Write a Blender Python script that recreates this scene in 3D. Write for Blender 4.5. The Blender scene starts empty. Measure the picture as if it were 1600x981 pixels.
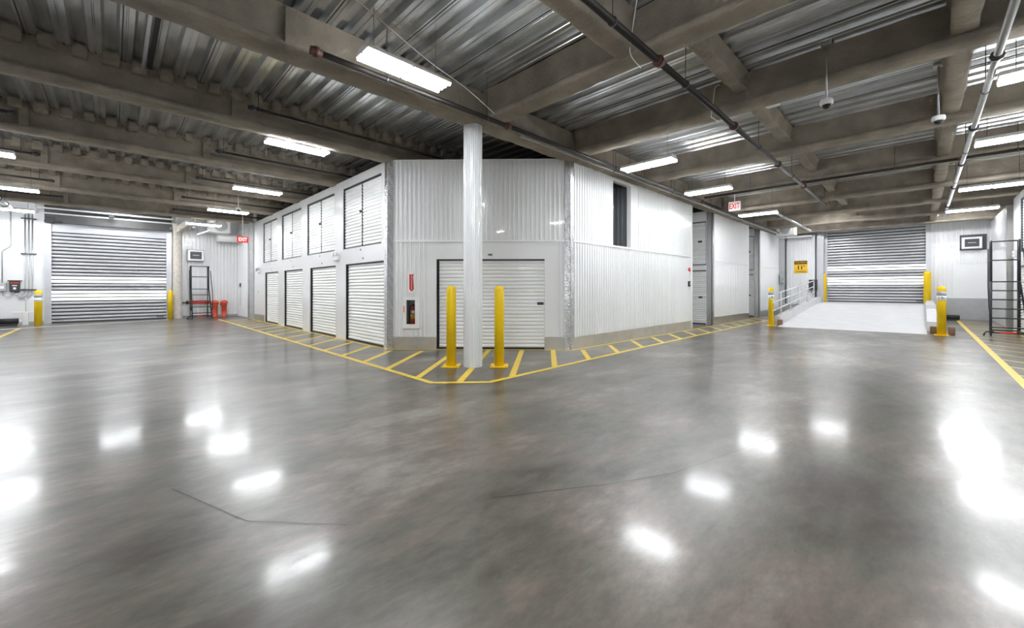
import bpy, bmesh, math, random
from mathutils import Vector, Matrix, noise
random.seed(7)
SC = bpy.context.scene
COL = SC.collection
PI = math.pi
R90 = -PI / 2

# ------------------------------------------------------------------ materials
def nt(name):
    m = bpy.data.materials.new(name); m.use_nodes = True
    n = m.node_tree.nodes; l = m.node_tree.links
    return m, n, l, n['Principled BSDF']

def mat(name, col, rough=0.5, metal=0.0, var=0.0, vscale=6.0, bump=0.0, bscale=40.0, coat=0.0, stretch=None):
    m, n, l, b = nt(name)
    b.inputs['Base Color'].default_value = (*col, 1)
    b.inputs['Roughness'].default_value = rough
    b.inputs['Metallic'].default_value = metal
    b.inputs['Coat Weight'].default_value = coat
    if var or bump:
        tc = n.new('ShaderNodeTexCoord'); src = tc.outputs['Object']
        if stretch:
            mp = n.new('ShaderNodeMapping'); mp.inputs['Scale'].default_value = stretch
            l.new(src, mp.inputs['Vector']); src = mp.outputs['Vector']
    if var:
        t = n.new('ShaderNodeTexNoise'); t.inputs['Scale'].default_value = vscale; t.inputs['Detail'].default_value = 6
        l.new(src, t.inputs['Vector'])
        r = n.new('ShaderNodeValToRGB')
        r.color_ramp.elements[0].position = 0.3; r.color_ramp.elements[1].position = 0.7
        r.color_ramp.elements[0].color = (*[c * (1 - var) for c in col], 1)
        r.color_ramp.elements[1].color = (*[min(1, c * (1 + var)) for c in col], 1)
        l.new(t.outputs['Fac'], r.inputs['Fac']); l.new(r.outputs['Color'], b.inputs['Base Color'])
    if bump:
        t2 = n.new('ShaderNodeTexNoise'); t2.inputs['Scale'].default_value = bscale; t2.inputs['Detail'].default_value = 8
        l.new(src, t2.inputs['Vector'])
        bp = n.new('ShaderNodeBump'); bp.inputs['Strength'].default_value = bump; bp.inputs['Distance'].default_value = 0.02
        l.new(t2.outputs['Fac'], bp.inputs['Height']); l.new(bp.outputs['Normal'], b.inputs['Normal'])
    return m

def emit(name, col, s, var=False, base=None):
    m, n, l, b = nt(name)
    b.inputs['Base Color'].default_value = (*(base or (0.8, 0.8, 0.8)), 1)
    b.inputs['Emission Color'].default_value = (*col, 1)
    b.inputs['Emission Strength'].default_value = s
    b.inputs['Roughness'].default_value = 0.3
    if var:
        tc = n.new('ShaderNodeTexCoord'); mp = n.new('ShaderNodeMapping'); mp.inputs['Scale'].default_value = (0.9, 1, 3)
        t = n.new('ShaderNodeTexNoise'); t.inputs['Scale'].default_value = 2.2
        l.new(tc.outputs['Object'], mp.inputs['Vector']); l.new(mp.outputs['Vector'], t.inputs['Vector'])
        r = n.new('ShaderNodeMapRange'); r.inputs['From Min'].default_value = 0.3; r.inputs['From Max'].default_value = 0.65
        r.inputs['To Min'].default_value = 0.45 * s; r.inputs['To Max'].default_value = s
        l.new(t.outputs['Fac'], r.inputs['Value']); l.new(r.outputs['Result'], b.inputs['Emission Strength'])
    return m

def floor_mat():
    m, n, l, b = nt('polished_concrete')
    tc = n.new('ShaderNodeTexCoord')
    def noi(scale, detail, rough=0.6, rot=0.6, st=(1, 1, 1)):
        mp = n.new('ShaderNodeMapping'); mp.inputs['Scale'].default_value = st; mp.inputs['Rotation'].default_value = (0, 0, rot)
        t = n.new('ShaderNodeTexNoise'); t.inputs['Scale'].default_value = scale; t.inputs['Detail'].default_value = detail
        t.inputs['Roughness'].default_value = rough
        l.new(tc.outputs['Object'], mp.inputs['Vector']); l.new(mp.outputs['Vector'], t.inputs['Vector']); return t
    big = noi(0.55, 7, 0.62, 0.75, (1, 1.8, 1))
    r = n.new('ShaderNodeValToRGB')
    e = r.color_ramp.elements
    e[0].position = 0.36; e[0].color = (0.050, 0.038, 0.029, 1)
    e[1].position = 0.64; e[1].color = (0.235, 0.214, 0.190, 1)
    x = e.new(0.47); x.color = (0.102, 0.096, 0.076, 1)
    x = e.new(0.54); x.color = (0.142, 0.114, 0.094, 1)
    l.new(big.outputs['Fac'], r.inputs['Fac'])
    fine = noi(4.5, 10, 0.78, 0.7, (1, 2.2, 1))
    fr = n.new('ShaderNodeMapRange'); fr.inputs['From Min'].default_value = 0.3; fr.inputs['From Max'].default_value = 0.7
    fr.inputs['To Min'].default_value = 0.60; fr.inputs['To Max'].default_value = 1.32
    l.new(fine.outputs['Fac'], fr.inputs['Value'])
    mx = n.new('ShaderNodeMix'); mx.data_type = 'RGBA'; mx.blend_type = 'MULTIPLY'; mx.inputs['Factor'].default_value = 1
    l.new(r.outputs['Color'], mx.inputs['A']); l.new(fr.outputs['Result'], mx.inputs['B'])
    # dark pits and pale scuffs
    vo = n.new('ShaderNodeTexVoronoi'); vo.inputs['Scale'].default_value = 2.3
    l.new(tc.outputs['Object'], vo.inputs['Vector'])
    vr = n.new('ShaderNodeMapRange'); vr.inputs['From Min'].default_value = 0.018; vr.inputs['From Max'].default_value = 0.035
    vr.inputs['To Min'].default_value = 0.45; vr.inputs['To Max'].default_value = 1.0
    l.new(vo.outputs['Distance'], vr.inputs['Value'])
    mx2 = n.new('ShaderNodeMix'); mx2.data_type = 'RGBA'; mx2.blend_type = 'MULTIPLY'; mx2.inputs['Factor'].default_value = 1
    l.new(mx.outputs['Result'], mx2.inputs['A']); l.new(vr.outputs['Result'], mx2.inputs['B'])
    sc = noi(3.0, 5, 0.7, 0.95, (1, 9, 1))
    sr = n.new('ShaderNodeMapRange'); sr.inputs['From Min'].default_value = 0.53; sr.inputs['From Max'].default_value = 0.85
    sr.inputs['To Min'].default_value = 0.0; sr.inputs['To Max'].default_value = 0.35
    l.new(sc.outputs['Fac'], sr.inputs['Value'])
    mx3 = n.new('ShaderNodeMix'); mx3.data_type = 'RGBA'
    l.new(sr.outputs['Result'], mx3.inputs['Factor']); l.new(mx2.outputs['Result'], mx3.inputs['A'])
    mx3.inputs['B'].default_value = (0.20, 0.18, 0.155, 1)
    l.new(mx3.outputs['Result'], b.inputs['Base Color'])
    b.inputs['Roughness'].default_value = 0.33
    b.inputs['Specular IOR Level'].default_value = 0.5
    cw = n.new('ShaderNodeMapRange'); cw.inputs['From Min'].default_value = 0.35; cw.inputs['From Max'].default_value = 0.65
    cw.inputs['To Min'].default_value = 0.10; cw.inputs['To Max'].default_value = 0.34
    l.new(noi(1.3, 5, 0.6, 0.9, (1, 2.2, 1)).outputs['Fac'], cw.inputs['Value']); l.new(cw.outputs['Result'], b.inputs['Coat Weight'])
    b.inputs['Coat Roughness'].default_value = 0.12
    bp = n.new('ShaderNodeBump'); bp.inputs['Strength'].default_value = 0.06; bp.inputs['Distance'].default_value = 0.01
    l.new(noi(5.0, 4, 0.5, 0.4, (1, 2, 1)).outputs['Fac'], bp.inputs['Height'])
    l.new(bp.outputs['Normal'], b.inputs['Normal']); l.new(bp.outputs['Normal'], b.inputs['Coat Normal'])
    return m

def plate_mat():
    m, n, l, b = nt('diamond_plate')
    b.inputs['Metallic'].default_value = 1; b.inputs['Base Color'].default_value = (0.62, 0.62, 0.63, 1); b.inputs['Roughness'].default_value = 0.24
    tc = n.new('ShaderNodeTexCoord'); mp = n.new('ShaderNodeMapping'); mp.inputs['Rotation'].default_value = (PI/4, PI/4, PI/4)
    v = n.new('ShaderNodeTexVoronoi'); v.inputs['Scale'].default_value = 28; v.inputs['Randomness'].default_value = 0.15
    l.new(tc.outputs['Object'], mp.inputs['Vector']); l.new(mp.outputs['Vector'], v.inputs['Vector'])
    bp = n.new('ShaderNodeBump'); bp.inputs['Strength'].default_value = 0.7; bp.inputs['Distance'].default_value = 0.01; bp.invert = True
    l.new(v.outputs['Distance'], bp.inputs['Height']); l.new(bp.outputs['Normal'], b.inputs['Normal'])
    return m

M = dict(
    floor=floor_mat(), plate=plate_mat(),
    white=mat('white_panel_paint', (0.80, 0.81, 0.82), 0.24, 0, 0.02, 1.5, coat=0.3),
    rib=mat('ribbed_white_steel', (0.80, 0.81, 0.82), 0.22, 0, 0.02, 1.5, coat=0.4),
    door=mat('white_door_slats', (0.86, 0.87, 0.87), 0.30, 0, 0.02, 3),
    slat=mat('pale_aluminium_slats', (0.56, 0.57, 0.60), 0.30, 0.25, 0.05, 3, stretch=(0.5, 1, 8)),
    grey=mat('grey_steel_lining', (0.22, 0.235, 0.25), 0.35, 0.3),
    kick=mat('brushed_kick_plate', (0.60, 0.59, 0.57), 0.28, 0.9, 0.06, 4, 0.03, 60),
    galv=mat('galvanised_deck', (0.60, 0.62, 0.63), 0.22, 0.78, 0.32, 1.8, 0.06, 30, stretch=(3, 0.6, 1)),
    galvp=mat('galvanised_pipe', (0.50, 0.51, 0.52), 0.35, 0.8, 0.1, 4),
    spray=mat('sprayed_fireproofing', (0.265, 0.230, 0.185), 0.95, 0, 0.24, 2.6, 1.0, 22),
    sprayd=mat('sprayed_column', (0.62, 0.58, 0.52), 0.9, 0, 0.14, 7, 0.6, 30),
    yellow=mat('yellow_enamel', (0.90, 0.61, 0.004), 0.38, 0, 0.04, 5),
    line=mat('yellow_floor_paint', (0.78, 0.55, 0.04), 0.40, 0, 0.12, 14),
    wline=mat('white_floor_stripe', (0.72, 0.72, 0.72), 0.5, 0, 0.1, 10),
    black=mat('black_rubber', (0.018, 0.018, 0.020), 0.55),
    dark=mat('dark_steel', (0.045, 0.047, 0.052), 0.42, 0.4),
    pipeb=mat('black_iron_pipe', (0.022, 0.019, 0.017), 0.45, 0.2, 0.2, 6),
    rust=mat('red_brown_coupling', (0.085, 0.028, 0.018), 0.5),
    ladder=mat('charcoal_ladder_tube', (0.035, 0.038, 0.042), 0.4, 0.3),
    red=mat('red_enamel', (0.62, 0.035, 0.025), 0.35),
    orange=mat('orange_red_enamel', (0.68, 0.09, 0.035), 0.45, 0, 0.06, 5),
    concrete=mat('pale_concrete', (0.66, 0.66, 0.67), 0.62, 0, 0.05, 2.2, 0.05, 30),
    block=mat('grey_concrete', (0.40, 0.41, 0.41), 0.8, 0, 0.10, 2.5, 0.1, 25),
    wplastic=mat('white_plastic', (0.82, 0.82, 0.81), 0.4),
    gplastic=mat('grey_plastic', (0.42, 0.43, 0.44), 0.45),
    timber=mat('brown_timber', (0.22, 0.13, 0.08), 0.7, 0, 0.25, 12),
    signy=mat('sign_yellow', (0.86, 0.50, 0.02), 0.45),
    ink=mat('black_ink', (0.012, 0.012, 0.012), 0.5),
    lettering=mat('white_lettering', (0.85, 0.85, 0.85), 0.5),
    galvrail=mat('white_rail_tube', (0.74, 0.75, 0.76), 0.35, 0.2),
    led=emit('led_lens', (0.95, 0.975, 1.0), 33.0),
    prism=emit('prismatic_lens', (0.97, 0.985, 1.0), 0.25, base=(0.3, 0.3, 0.3)),
    vision=emit('daylit_vision_slats', (0.95, 0.98, 1.0), 0.5, True),
    exitred=emit('exit_letters', (1.0, 0.03, 0.03), 0.10, base=(0.5, 0.01, 0.01)),
    exitface=emit('exit_red_face', (1.0, 0.03, 0.03), 0.10, base=(0.5, 0.01, 0.01)),
    exitwhite=emit('exit_white_letters', (1.0, 0.8, 0.78), 0.2),
    screen=mat('dark_grille', (0.05, 0.055, 0.06), 0.4, 0.2),
    hood=mat('grey_hood_steel', (0.10, 0.10, 0.10), 0.5, 0.3),
    lid=mat('roof_void_shade', (0.05, 0.05, 0.052), 0.9),  # shade of the roof void put into the colour
)
def glass():
    m, n, l, b = nt('clear_glass')
    b.inputs['Transmission Weight'].default_value = 1; b.inputs['Roughness'].default_value = 0.02; b.inputs['IOR'].default_value = 1.1
    return m
M['glass'] = glass()

# ------------------------------------------------------------------ mesh helpers
def BM(): return bmesh.new()
def quad(bm, a, b, c, d, mi=0, smooth=False):
    f = bm.faces.new([bm.verts.new(p) for p in (a, b, c, d)]); f.material_index = mi; f.smooth = smooth; return f
def box(bm, x0, x1, y0, y1, z0, z1, mi=0, rot=None):
    vs = [Vector(p) for p in ((x0,y0,z0),(x1,y0,z0),(x1,y1,z0),(x0,y1,z0),(x0,y0,z1),(x1,y0,z1),(x1,y1,z1),(x0,y1,z1))]
    if rot is not None: vs = [rot @ v for v in vs]
    v = [bm.verts.new(p) for p in vs]
    for f in ((3,2,1,0),(4,5,6,7),(0,1,5,4),(1,2,6,5),(2,3,7,6),(3,0,4,7)):
        bm.faces.new([v[i] for i in f]).material_index = mi
def rbox(bm, x0, x1, y0, y1, z0, z1, r=0.01, seg=2, mi=0):
    b2 = BM(); box(b2, x0, x1, y0, y1, z0, z1, mi)
    bmesh.ops.bevel(b2, geom=list(b2.edges), offset=r, segments=seg, affect='EDGES', profile=0.6)
    me = bpy.data.meshes.new('tmp'); b2.to_mesh(me); b2.free(); bm.from_mesh(me); bpy.data.meshes.remove(me)
def beam_between(bm, a, b, w, h=None, mi=0):
    """square bar from a to b"""
    a, b = Vector(a), Vector(b); h = h or w
    d = (b - a); L = d.length
    q = d.to_track_quat('X', 'Z').to_matrix().to_4x4()
    box(bm, 0, L, -w/2, w/2, -h/2, h/2, mi, Matrix.Translation(a) @ q)
def tube(bm, pts, r, seg=10, caps=True, mi=0):
    pts = [Vector(p) for p in pts]; rings = []
    n = len(pts); up = None
    for i, p in enumerate(pts):
        t = (pts[min(i+1, n-1)] - pts[max(i-1, 0)]).normalized()
        if up is None:
            up = Vector((0,0,1)) if abs(t.z) < 0.9 else Vector((1,0,0))
        s = t.cross(up).normalized(); up = s.cross(t).normalized()
        rr = r[i] if isinstance(r, (list, tuple)) else r
        rings.append([bm.verts.new(p + (s*math.cos(2*PI*k/seg) + up*math.sin(2*PI*k/seg))*rr) for k in range(seg)])
    for a, b in zip(rings, rings[1:]):
        for k in range(seg):
            f = bm.faces.new((a[k], a[(k+1)%seg], b[(k+1)%seg], b[k])); f.smooth = True; f.material_index = mi
    if caps:
        bm.faces.new(rings[0][::-1]).material_index = mi; bm.faces.new(rings[-1]).material_index = mi
def lathe(bm, prof, c=(0,0,0), seg=24, axis='Z', mi=0):
    rings = []
    for r, z in prof:
        ring = []
        for k in range(seg):
            a = 2*PI*k/seg; u, v = r*math.cos(a), r*math.sin(a)
            p = (u, v, z) if axis == 'Z' else ((u, z, v) if axis == 'Y' else (z, u, v))
            ring.append(bm.verts.new(Vector(p) + Vector(c)))
        rings.append(ring)
    for a, b in zip(rings, rings[1:]):
        for k in range(seg):
            f = bm.faces.new((a[k], a[(k+1)%seg], b[(k+1)%seg], b[k])); f.smooth = True; f.material_index = mi
    bm.faces.new(rings[0][::-1]).material_index = mi; bm.faces.new(rings[-1]).material_index = mi
def ribs_v(bm, x0, x1, z0, z1, y=0.0, pitch=0.1, depth=0.02, mi=0):
    """vertical rib sheet in the local XZ plane, standing out towards -y"""
    n = max(1, round((x1-x0)/pitch)); p = (x1-x0)/n
    prof = []
    for i in range(n):
        b = x0 + i*p
        prof += [(b, 0), (b+0.50*p, 0), (b+0.62*p, depth), (b+0.88*p, depth)]
    prof += [(x1, 0)]
    for (xa, da), (xb, db) in zip(prof, prof[1:]):
        quad(bm, (xa, y-da, z0), (xb, y-db, z0), (xb, y-db, z1), (xa, y-da, z1), mi)
def sheet_edges(bm):
    bmesh.ops.remove_doubles(bm, verts=bm.verts, dist=1e-5)
def slats_h(bm, x0, x1, z0, z1, y=0.0, pitch=0.08, depth=0.021):
    """roller curtain: bulging horizontal slats with tight grooves"""
    n = max(1, round((z1-z0)/pitch)); p = (z1-z0)/n; prof = []
    for i in range(n):
        b = z0 + i*p
        prof += [(b, 0), (b+0.10*p, depth*0.55), (b+0.30*p, depth), (b+0.62*p, depth*0.9), (b+0.86*p, depth*0.45), (b+0.95*p, 0)]
    prof += [(z1, 0)]
    vs = [(bm.verts.new((x0, y-d, z)), bm.verts.new((x1, y-d, z))) for z, d in prof]
    for (a, b), (c, d) in zip(vs, vs[1:]):
        bm.faces.new((a, b, d, c))
def wall_open(bm, L, H, ops, t=0.12, z0=0.0):
    """flat wall face at y=0 (front -y) with rectangular openings and their reveals"""
    xs = sorted({0, L, *[o[0] for o in ops], *[o[1] for o in ops]}); zs = sorted({z0, H, *[o[2] for o in ops], *[o[3] for o in ops]})
    inside = lambda x, z: any(o[0] < x < o[1] and o[2] < z < o[3] for o in ops)
    for xa, xb in zip(xs, xs[1:]):
        for za, zb in zip(zs, zs[1:]):
            if not inside((xa+xb)/2, (za+zb)/2): box(bm, xa, xb, 0, t, za, zb)
    bmesh.ops.remove_doubles(bm, verts=bm.verts, dist=1e-5)
    seen = {}
    for f in list(bm.faces):
        k = tuple(sorted(v.index for v in f.verts))
    bm.verts.index_update()
    dup = {}
    for f in bm.faces:
        dup.setdefault(tuple(sorted(v.index for v in f.verts)), []).append(f)
    kill = [f for g in dup.values() if len(g) > 1 for f in g]
    bmesh.ops.delete(bm, geom=kill, context='FACES_ONLY')

def obj(name, bm, m, parent=None, loc=(0,0,0), rz=0, smooth=None):
    me = bpy.data.meshes.new(name)
    bmesh.ops.recalc_face_normals(bm, faces=bm.faces) if len(bm.faces) else None
    bm.to_mesh(me); bm.free()
    for x in (m if isinstance(m, (list, tuple)) else [m]): me.materials.append(M[x])
    if smooth: 
        for p in me.polygons: p.use_smooth = True
    o = bpy.data.objects.new(name, me); COL.objects.link(o)
    o.location = loc; o.rotation_euler = (0, 0, rz)
    if parent is not None: o.parent = parent
    return o
def tag(o, label=None, cat=None, group=None, kind=None):
    if label: o['label'] = label
    if cat: o['category'] = cat
    if group: o['group'] = group
    if kind: o['kind'] = kind
    return o
def thing(name, label, cat, loc=(0,0,0), rz=0, group=None):
    o = bpy.data.objects.new(name, None); COL.objects.link(o)
    o.empty_display_size = 0.1
    o.location = loc; o.rotation_euler = (0,0,rz)
    return tag(o, label, cat, group)
def structure(name, bm, m, loc=(0,0,0), rz=0, parent=None):
    o = obj(name, bm, m, parent, loc, rz)
    if parent is None: o['kind'] = 'structure'
    return o
def dup(root, loc, rz=None, label=None, group=None):
    r = root.copy(); COL.objects.link(r); r.location = loc
    if rz is not None: r.rotation_euler = (0, 0, rz)
    if label: r['label'] = label
    if group: r['group'] = group
    for ch in root.children:
        c = ch.copy(); COL.objects.link(c); c.parent = r
        for g in ch.children:
            d = g.copy(); COL.objects.link(d); d.parent = c
    return r
def text(name, body, size, m, parent, loc, rot=(PI/2,0,0), extrude=0.002, sx=1.0, bold=0.0):
    cu = bpy.data.curves.new('t', 'FONT'); cu.body = body; cu.size = size; cu.extrude = extrude; cu.offset = bold
    cu.align_x = 'CENTER'; cu.align_y = 'CENTER'; cu.resolution_u = 3
    to = bpy.data.objects.new('t', cu); COL.objects.link(to)
    bpy.context.view_layer.update()
    me = bpy.data.meshes.new_from_object(to.evaluated_get(bpy.context.evaluated_depsgraph_get()))
    bpy.data.objects.remove(to); bpy.data.curves.remove(cu)
    me.name = name; me.materials.clear(); me.materials.append(M[m])
    me.transform(Matrix.Diagonal((sx, 1, 1, 1)))
    o = bpy.data.objects.new(name, me); COL.objects.link(o)
    o.parent = parent; o.location = loc; o.rotation_euler = rot
    return o

# ------------------------------------------------------------------ key dimensions (metres; X along the right facade, Y along the left one)
XL = 4.374; YL0 = 8.364; YL1 = 20.46
XR0 = 7.178; YR = 5.468; XR1 = 13.874
HB = 4.21                       # storage block height
YE = 23.69                      # far left wall
XE = 26.6                       # far right wall
ZD = 4.70                       # underside of the deck
CW = math.hypot(XR0-XL, YR-YL0); CA = math.atan2(YR-YL0, XR0-XL)

# ------------------------------------------------------------------ camera
cd = bpy.data.cameras.new('camera'); cam = bpy.data.objects.new('camera', cd); COL.objects.link(cam)
cd.sensor_width = 36; cd.lens = 631.936/1600*36; cd.shift_y = -40.0/1600; cd.clip_start = 0.05; cd.clip_end = 200
cam.location = (0, 0, 1.35); cam.rotation_euler = (PI/2, 0, -math.radians(44.592))
SC.camera = cam

# ------------------------------------------------------------------ floor and painted lines
bm = BM(); quad(bm, (-3.6,-4.2,0), (29,-4.2,0), (29,26,0), (-3.6,26,0)); structure('floor', bm, 'floor')

def ribbon(bm, pts, w, z=0.003):
    pts = [Vector((p[0], p[1], 0)) for p in pts]; L = []; Rr = []
    for i, p in enumerate(pts):
        a = (p - pts[i-1]).normalized() if i else (pts[1]-p).normalized()
        b = (pts[i+1]-p).normalized() if i < len(pts)-1 else a
        t = (a+b).normalized(); n = Vector((-t.y, t.x, 0)); k = w/2/max(0.3, n.dot(Vector((-a.y, a.x, 0))))
        L.append(p+n*k); Rr.append(p-n*k)
    for i in range(len(pts)-1):
        quad(bm, (*Rr[i].xy, z), (*Rr[i+1].xy, z), (*L[i+1].xy, z), (*L[i].xy, z))
walk = thing('walkway_marking', 'yellow painted hatched walkway border around the white storage corner and column', 'floor marking', (3.6, 4.6, 0))
def part_w(name, bm, m, root):
    for v in bm.verts: v.co -= root.location
    return obj(name, bm, m, root)
bm = BM(); ribbon(bm, [(3.27, 21.6), (3.24, 4.93), (3.86, 4.37), (8.7, 4.50), (20.4, 4.60)], 0.095)
part_w('outer_line', bm, 'line', walk)
bm = BM(); ribbon(bm, [(XL-0.06, 20.4), (XL-0.06, YL0-0.03), (XR0-0.03, YR-0.09), (13.8, YR-0.17), (21.6, YR-0.17)], 0.07)
part_w('inner_line', bm, 'line', walk)
def hatch(a, b):
    bm = BM(); ribbon(bm, [a, b], 0.10, 0.002); part_w('hatch_bar', bm, 'line', walk)
for k in range(14): hatch((3.28, 7.20+k*0.98), (4.30, 8.10+k*0.98))
for a, b in (((3.26, 6.29), (4.74, 7.57)), ((3.28, 5.36), (5.16, 6.98)), ((3.56, 4.69), (5.90, 6.70)),
             ((4.36, 4.42), (6.36, 6.14)), ((5.42, 4.45), (6.86, 5.68))): hatch(a, b)
for k in range(13): hatch((6.46+k*1.085, 4.46+k*0.012), (7.34+k*1.085, 5.24))
walk2 = thing('walkway_marking', 'yellow painted walkway border on the right beneath the rolling ladder', 'floor marking', (12, -1.1, 0))
bm = BM(); ribbon(bm, [(4.5, -1.0), (25.8, -1.04)], 0.10); part_w('outer_line', bm, 'line', walk2)
bm = BM(); ribbon(bm, [(4.5, -2.0), (20.4, -2.0)], 0.07); part_w('inner_line', bm, 'line', walk2)
for k in range(17):
    bm = BM(); ribbon(bm, [(9.0+k*1.0, -1.05), (8.1+k*1.0, -1.98)], 0.07, 0.002); part_w('hatch_bar', bm, 'line', walk2)
bm = BM(); ribbon(bm, [(-2.24, 10.0), (-2.24, 21.2)], 0.10)
tag(obj('walkway_line', bm, 'line'), 'yellow painted line running into the left edge of the frame', 'floor marking')
bm = BM(); ribbon(bm, [(-3.3, 20.9), (-1.6, 21.7), (1.7, 22.75)], 0.22)  # pale stripe across the floor before the door
tag(obj('threshold_line', bm, 'wline'), 'pale floor stripe in front of the left roller door', 'floor marking')
for nm, pts in (('floor_joint', [(1.05,3.0),(1.50,2.62),(2.36,1.95),(3.2,1.25)]), ('floor_joint', [(-0.5,3.6),(0.1,3.1),(0.45,2.65)])):
    pass
bm = BM(); ribbon(bm, [(1.74, 1.94), (2.30, 1.60), (2.42, 1.52)], 0.006); ribbon(bm, [(2.42,1.52),(2.9,1.28),(4.2,0.95)], 0.004)
structure('floor_crack', bm, 'ink')
bm = BM(); ribbon(bm, [(0.28, 3.55), (0.55, 2.75), (0.95, 2.30)], 0.004); structure('floor_crack', bm, 'ink')

# ------------------------------------------------------------------ ceiling deck
def deck():
    bm = BM(); p = 0.305; x = -3.6; i = 0; y0, y1 = -4.2, 26.0
    while x < 29:
        pr = [(x, 0), (x+0.055, 0), (x+0.062, 0.012), (x+0.074, 0.012), (x+0.081, 0), (x+0.135, 0), (x+0.165, 0.075), (x+0.275, 0.075), (x+p, 0)]
        for (xa, da), (xb, db) in zip(pr, pr[1:]):
            quad(bm, (xa, y0, ZD+da), (xb, y0, ZD+db), (xb, y1, ZD+db), (xa, y1, ZD+da))
        if i % 3 == 0: box(bm, x+0.022, x+0.032, y0, y1, ZD-0.004, ZD+0.002, 1)
        x += p; i += 1
    return structure('ceiling', bm, ['galv', 'black'])
deck()

def beam(axis, a0, a1, c, zb, wf=0.34, web=0.16, tf=0.11, lumps=False, stiff=(), ztop=None):
    """sprayed I-beam. axis 'X' or 'Y'; c = centre of the other axis"""
    bm = BM(); zt = ztop or ZD
    hw = wf/2; ww = web/2
    prof = [(-ww-0.05, zt), (-ww-0.01, zt-0.07), (-ww, zb+tf+0.05), (-hw+0.04, zb+tf), (-hw, zb+tf-0.03), (-hw, zb+0.02), (-hw+0.03, zb),
            (0, zb-0.006), (hw-0.03, zb), (hw, zb+0.02), (hw, zb+tf-0.03), (hw-0.04, zb+tf), (ww, zb+tf+0.05), (ww+0.01, zt-0.07), (ww+0.05, zt)]
    n = max(4, int((a1-a0)/0.085)); rows = []
    for i in range(n+1):
        a = a0 + (a1-a0)*i/n; row = []
        for o, z in prof:
            s = noise.noise(Vector((a*4.2, o*7+c*3.1, z*7))) * 0.017 + noise.noise(Vector((a*1.1, o*3+c, z*2.0+5))) * 0.012
            s2 = noise.noise(Vector((a*5.2+9, o*7+c*1.7, z*7))) * 0.016
            z2 = z + (s2 if z < zt-0.01 else 0)
            row.append(bm.verts.new((a, c+o+s, z2) if axis == 'X' else (c+o+s, a, z2)))
        rows.append(row)
    for r0, r1 in zip(rows, rows[1:]):
        for k in range(len(prof)-1):
            f = bm.faces.new((r0[k], r0[k+1], r1[k+1], r1[k])); f.smooth = True
    bm.faces.new(rows[0]); bm.faces.new(rows[-1][::-1])
    if lumps:                                         # spray dams in the deck flutes over the beam
        x = math.ceil((a0+3.6)/0.305)*0.305 - 3.6
        while x < a1-0.3:
            for sgn in (-1, 1):
                w = 0.07+0.018*random.random(); h = 0.10+0.035*random.random(); d = 0.065+0.035*random.random()
                b2 = BM(); box(b2, x+0.22-w, x+0.22+w, -d, d, -h, 0.07)
                bmesh.ops.subdivide_edges(b2, edges=list(b2.edges), cuts=2, use_grid_fill=True)
                for v in b2.verts:
                    v.co += Vector((noise.noise(v.co*14+Vector((x,c,0))), noise.noise(v.co*14+Vector((c,x,3))), noise.noise(v.co*14+Vector((x,3,c)))))*0.02
                    v.co += Vector((0, c+sgn*(ww+0.05), ZD))
                for f in b2.faces: f.smooth = True
                me = bpy.data.meshes.new('tmp'); b2.to_mesh(me); b2.free(); bm.from_mesh(me); bpy.data.meshes.remove(me)
            x += 0.305
    for s in stiff:
        w = 0.055
        if axis == 'X': box(bm, s-w, s+w, c-hw+0.02, c+hw-0.02, zb+tf-0.03, zt-0.03)
        else: box(bm, c-hw+0.02, c+hw-0.02, s-w, s+w, zb+tf-0.03, zt-0.03)
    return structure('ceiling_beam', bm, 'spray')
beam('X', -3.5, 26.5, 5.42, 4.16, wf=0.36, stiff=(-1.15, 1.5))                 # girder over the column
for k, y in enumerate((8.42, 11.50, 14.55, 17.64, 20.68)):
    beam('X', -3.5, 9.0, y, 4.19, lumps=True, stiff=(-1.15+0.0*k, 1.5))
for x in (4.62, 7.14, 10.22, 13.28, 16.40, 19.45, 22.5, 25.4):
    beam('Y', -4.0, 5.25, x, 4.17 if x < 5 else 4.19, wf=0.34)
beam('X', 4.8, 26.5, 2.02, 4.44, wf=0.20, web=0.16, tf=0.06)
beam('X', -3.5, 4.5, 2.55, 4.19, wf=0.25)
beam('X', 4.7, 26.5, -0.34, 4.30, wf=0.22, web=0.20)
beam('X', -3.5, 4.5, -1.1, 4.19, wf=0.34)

# ------------------------------------------------------------------ storage block: left facade (faces -X)
LL = YL1 - YL0
lx = lambda y: YL1 - y               # local x on the left facade (runs towards the viewer's right)
LOWY = ((8.590, 10.703), (11.37, 13.42), (14.12, 16.10), (16.84, 18.68))
UPY = ((8.70, 10.88), (11.46, 13.70), (14.25, 16.40), (16.98, 18.98))
ops = [(lx(b), lx(a), 0.0, 1.985) for a, b in LOWY] + [(lx(b), lx(a), 2.385, 4.00) for a, b in UPY]
bm = BM(); wall_open(bm, LL, HB, ops); structure('wall_left_storage', bm, 'white', (XL, YL1, 0), R90)
bm = BM(); box(bm, 0.0, lx(18.75), -0.006, 0.0, 0, 0.26); structure('baseboard_left_storage', bm, 'kick', (XL, YL1, 0), R90)

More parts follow.
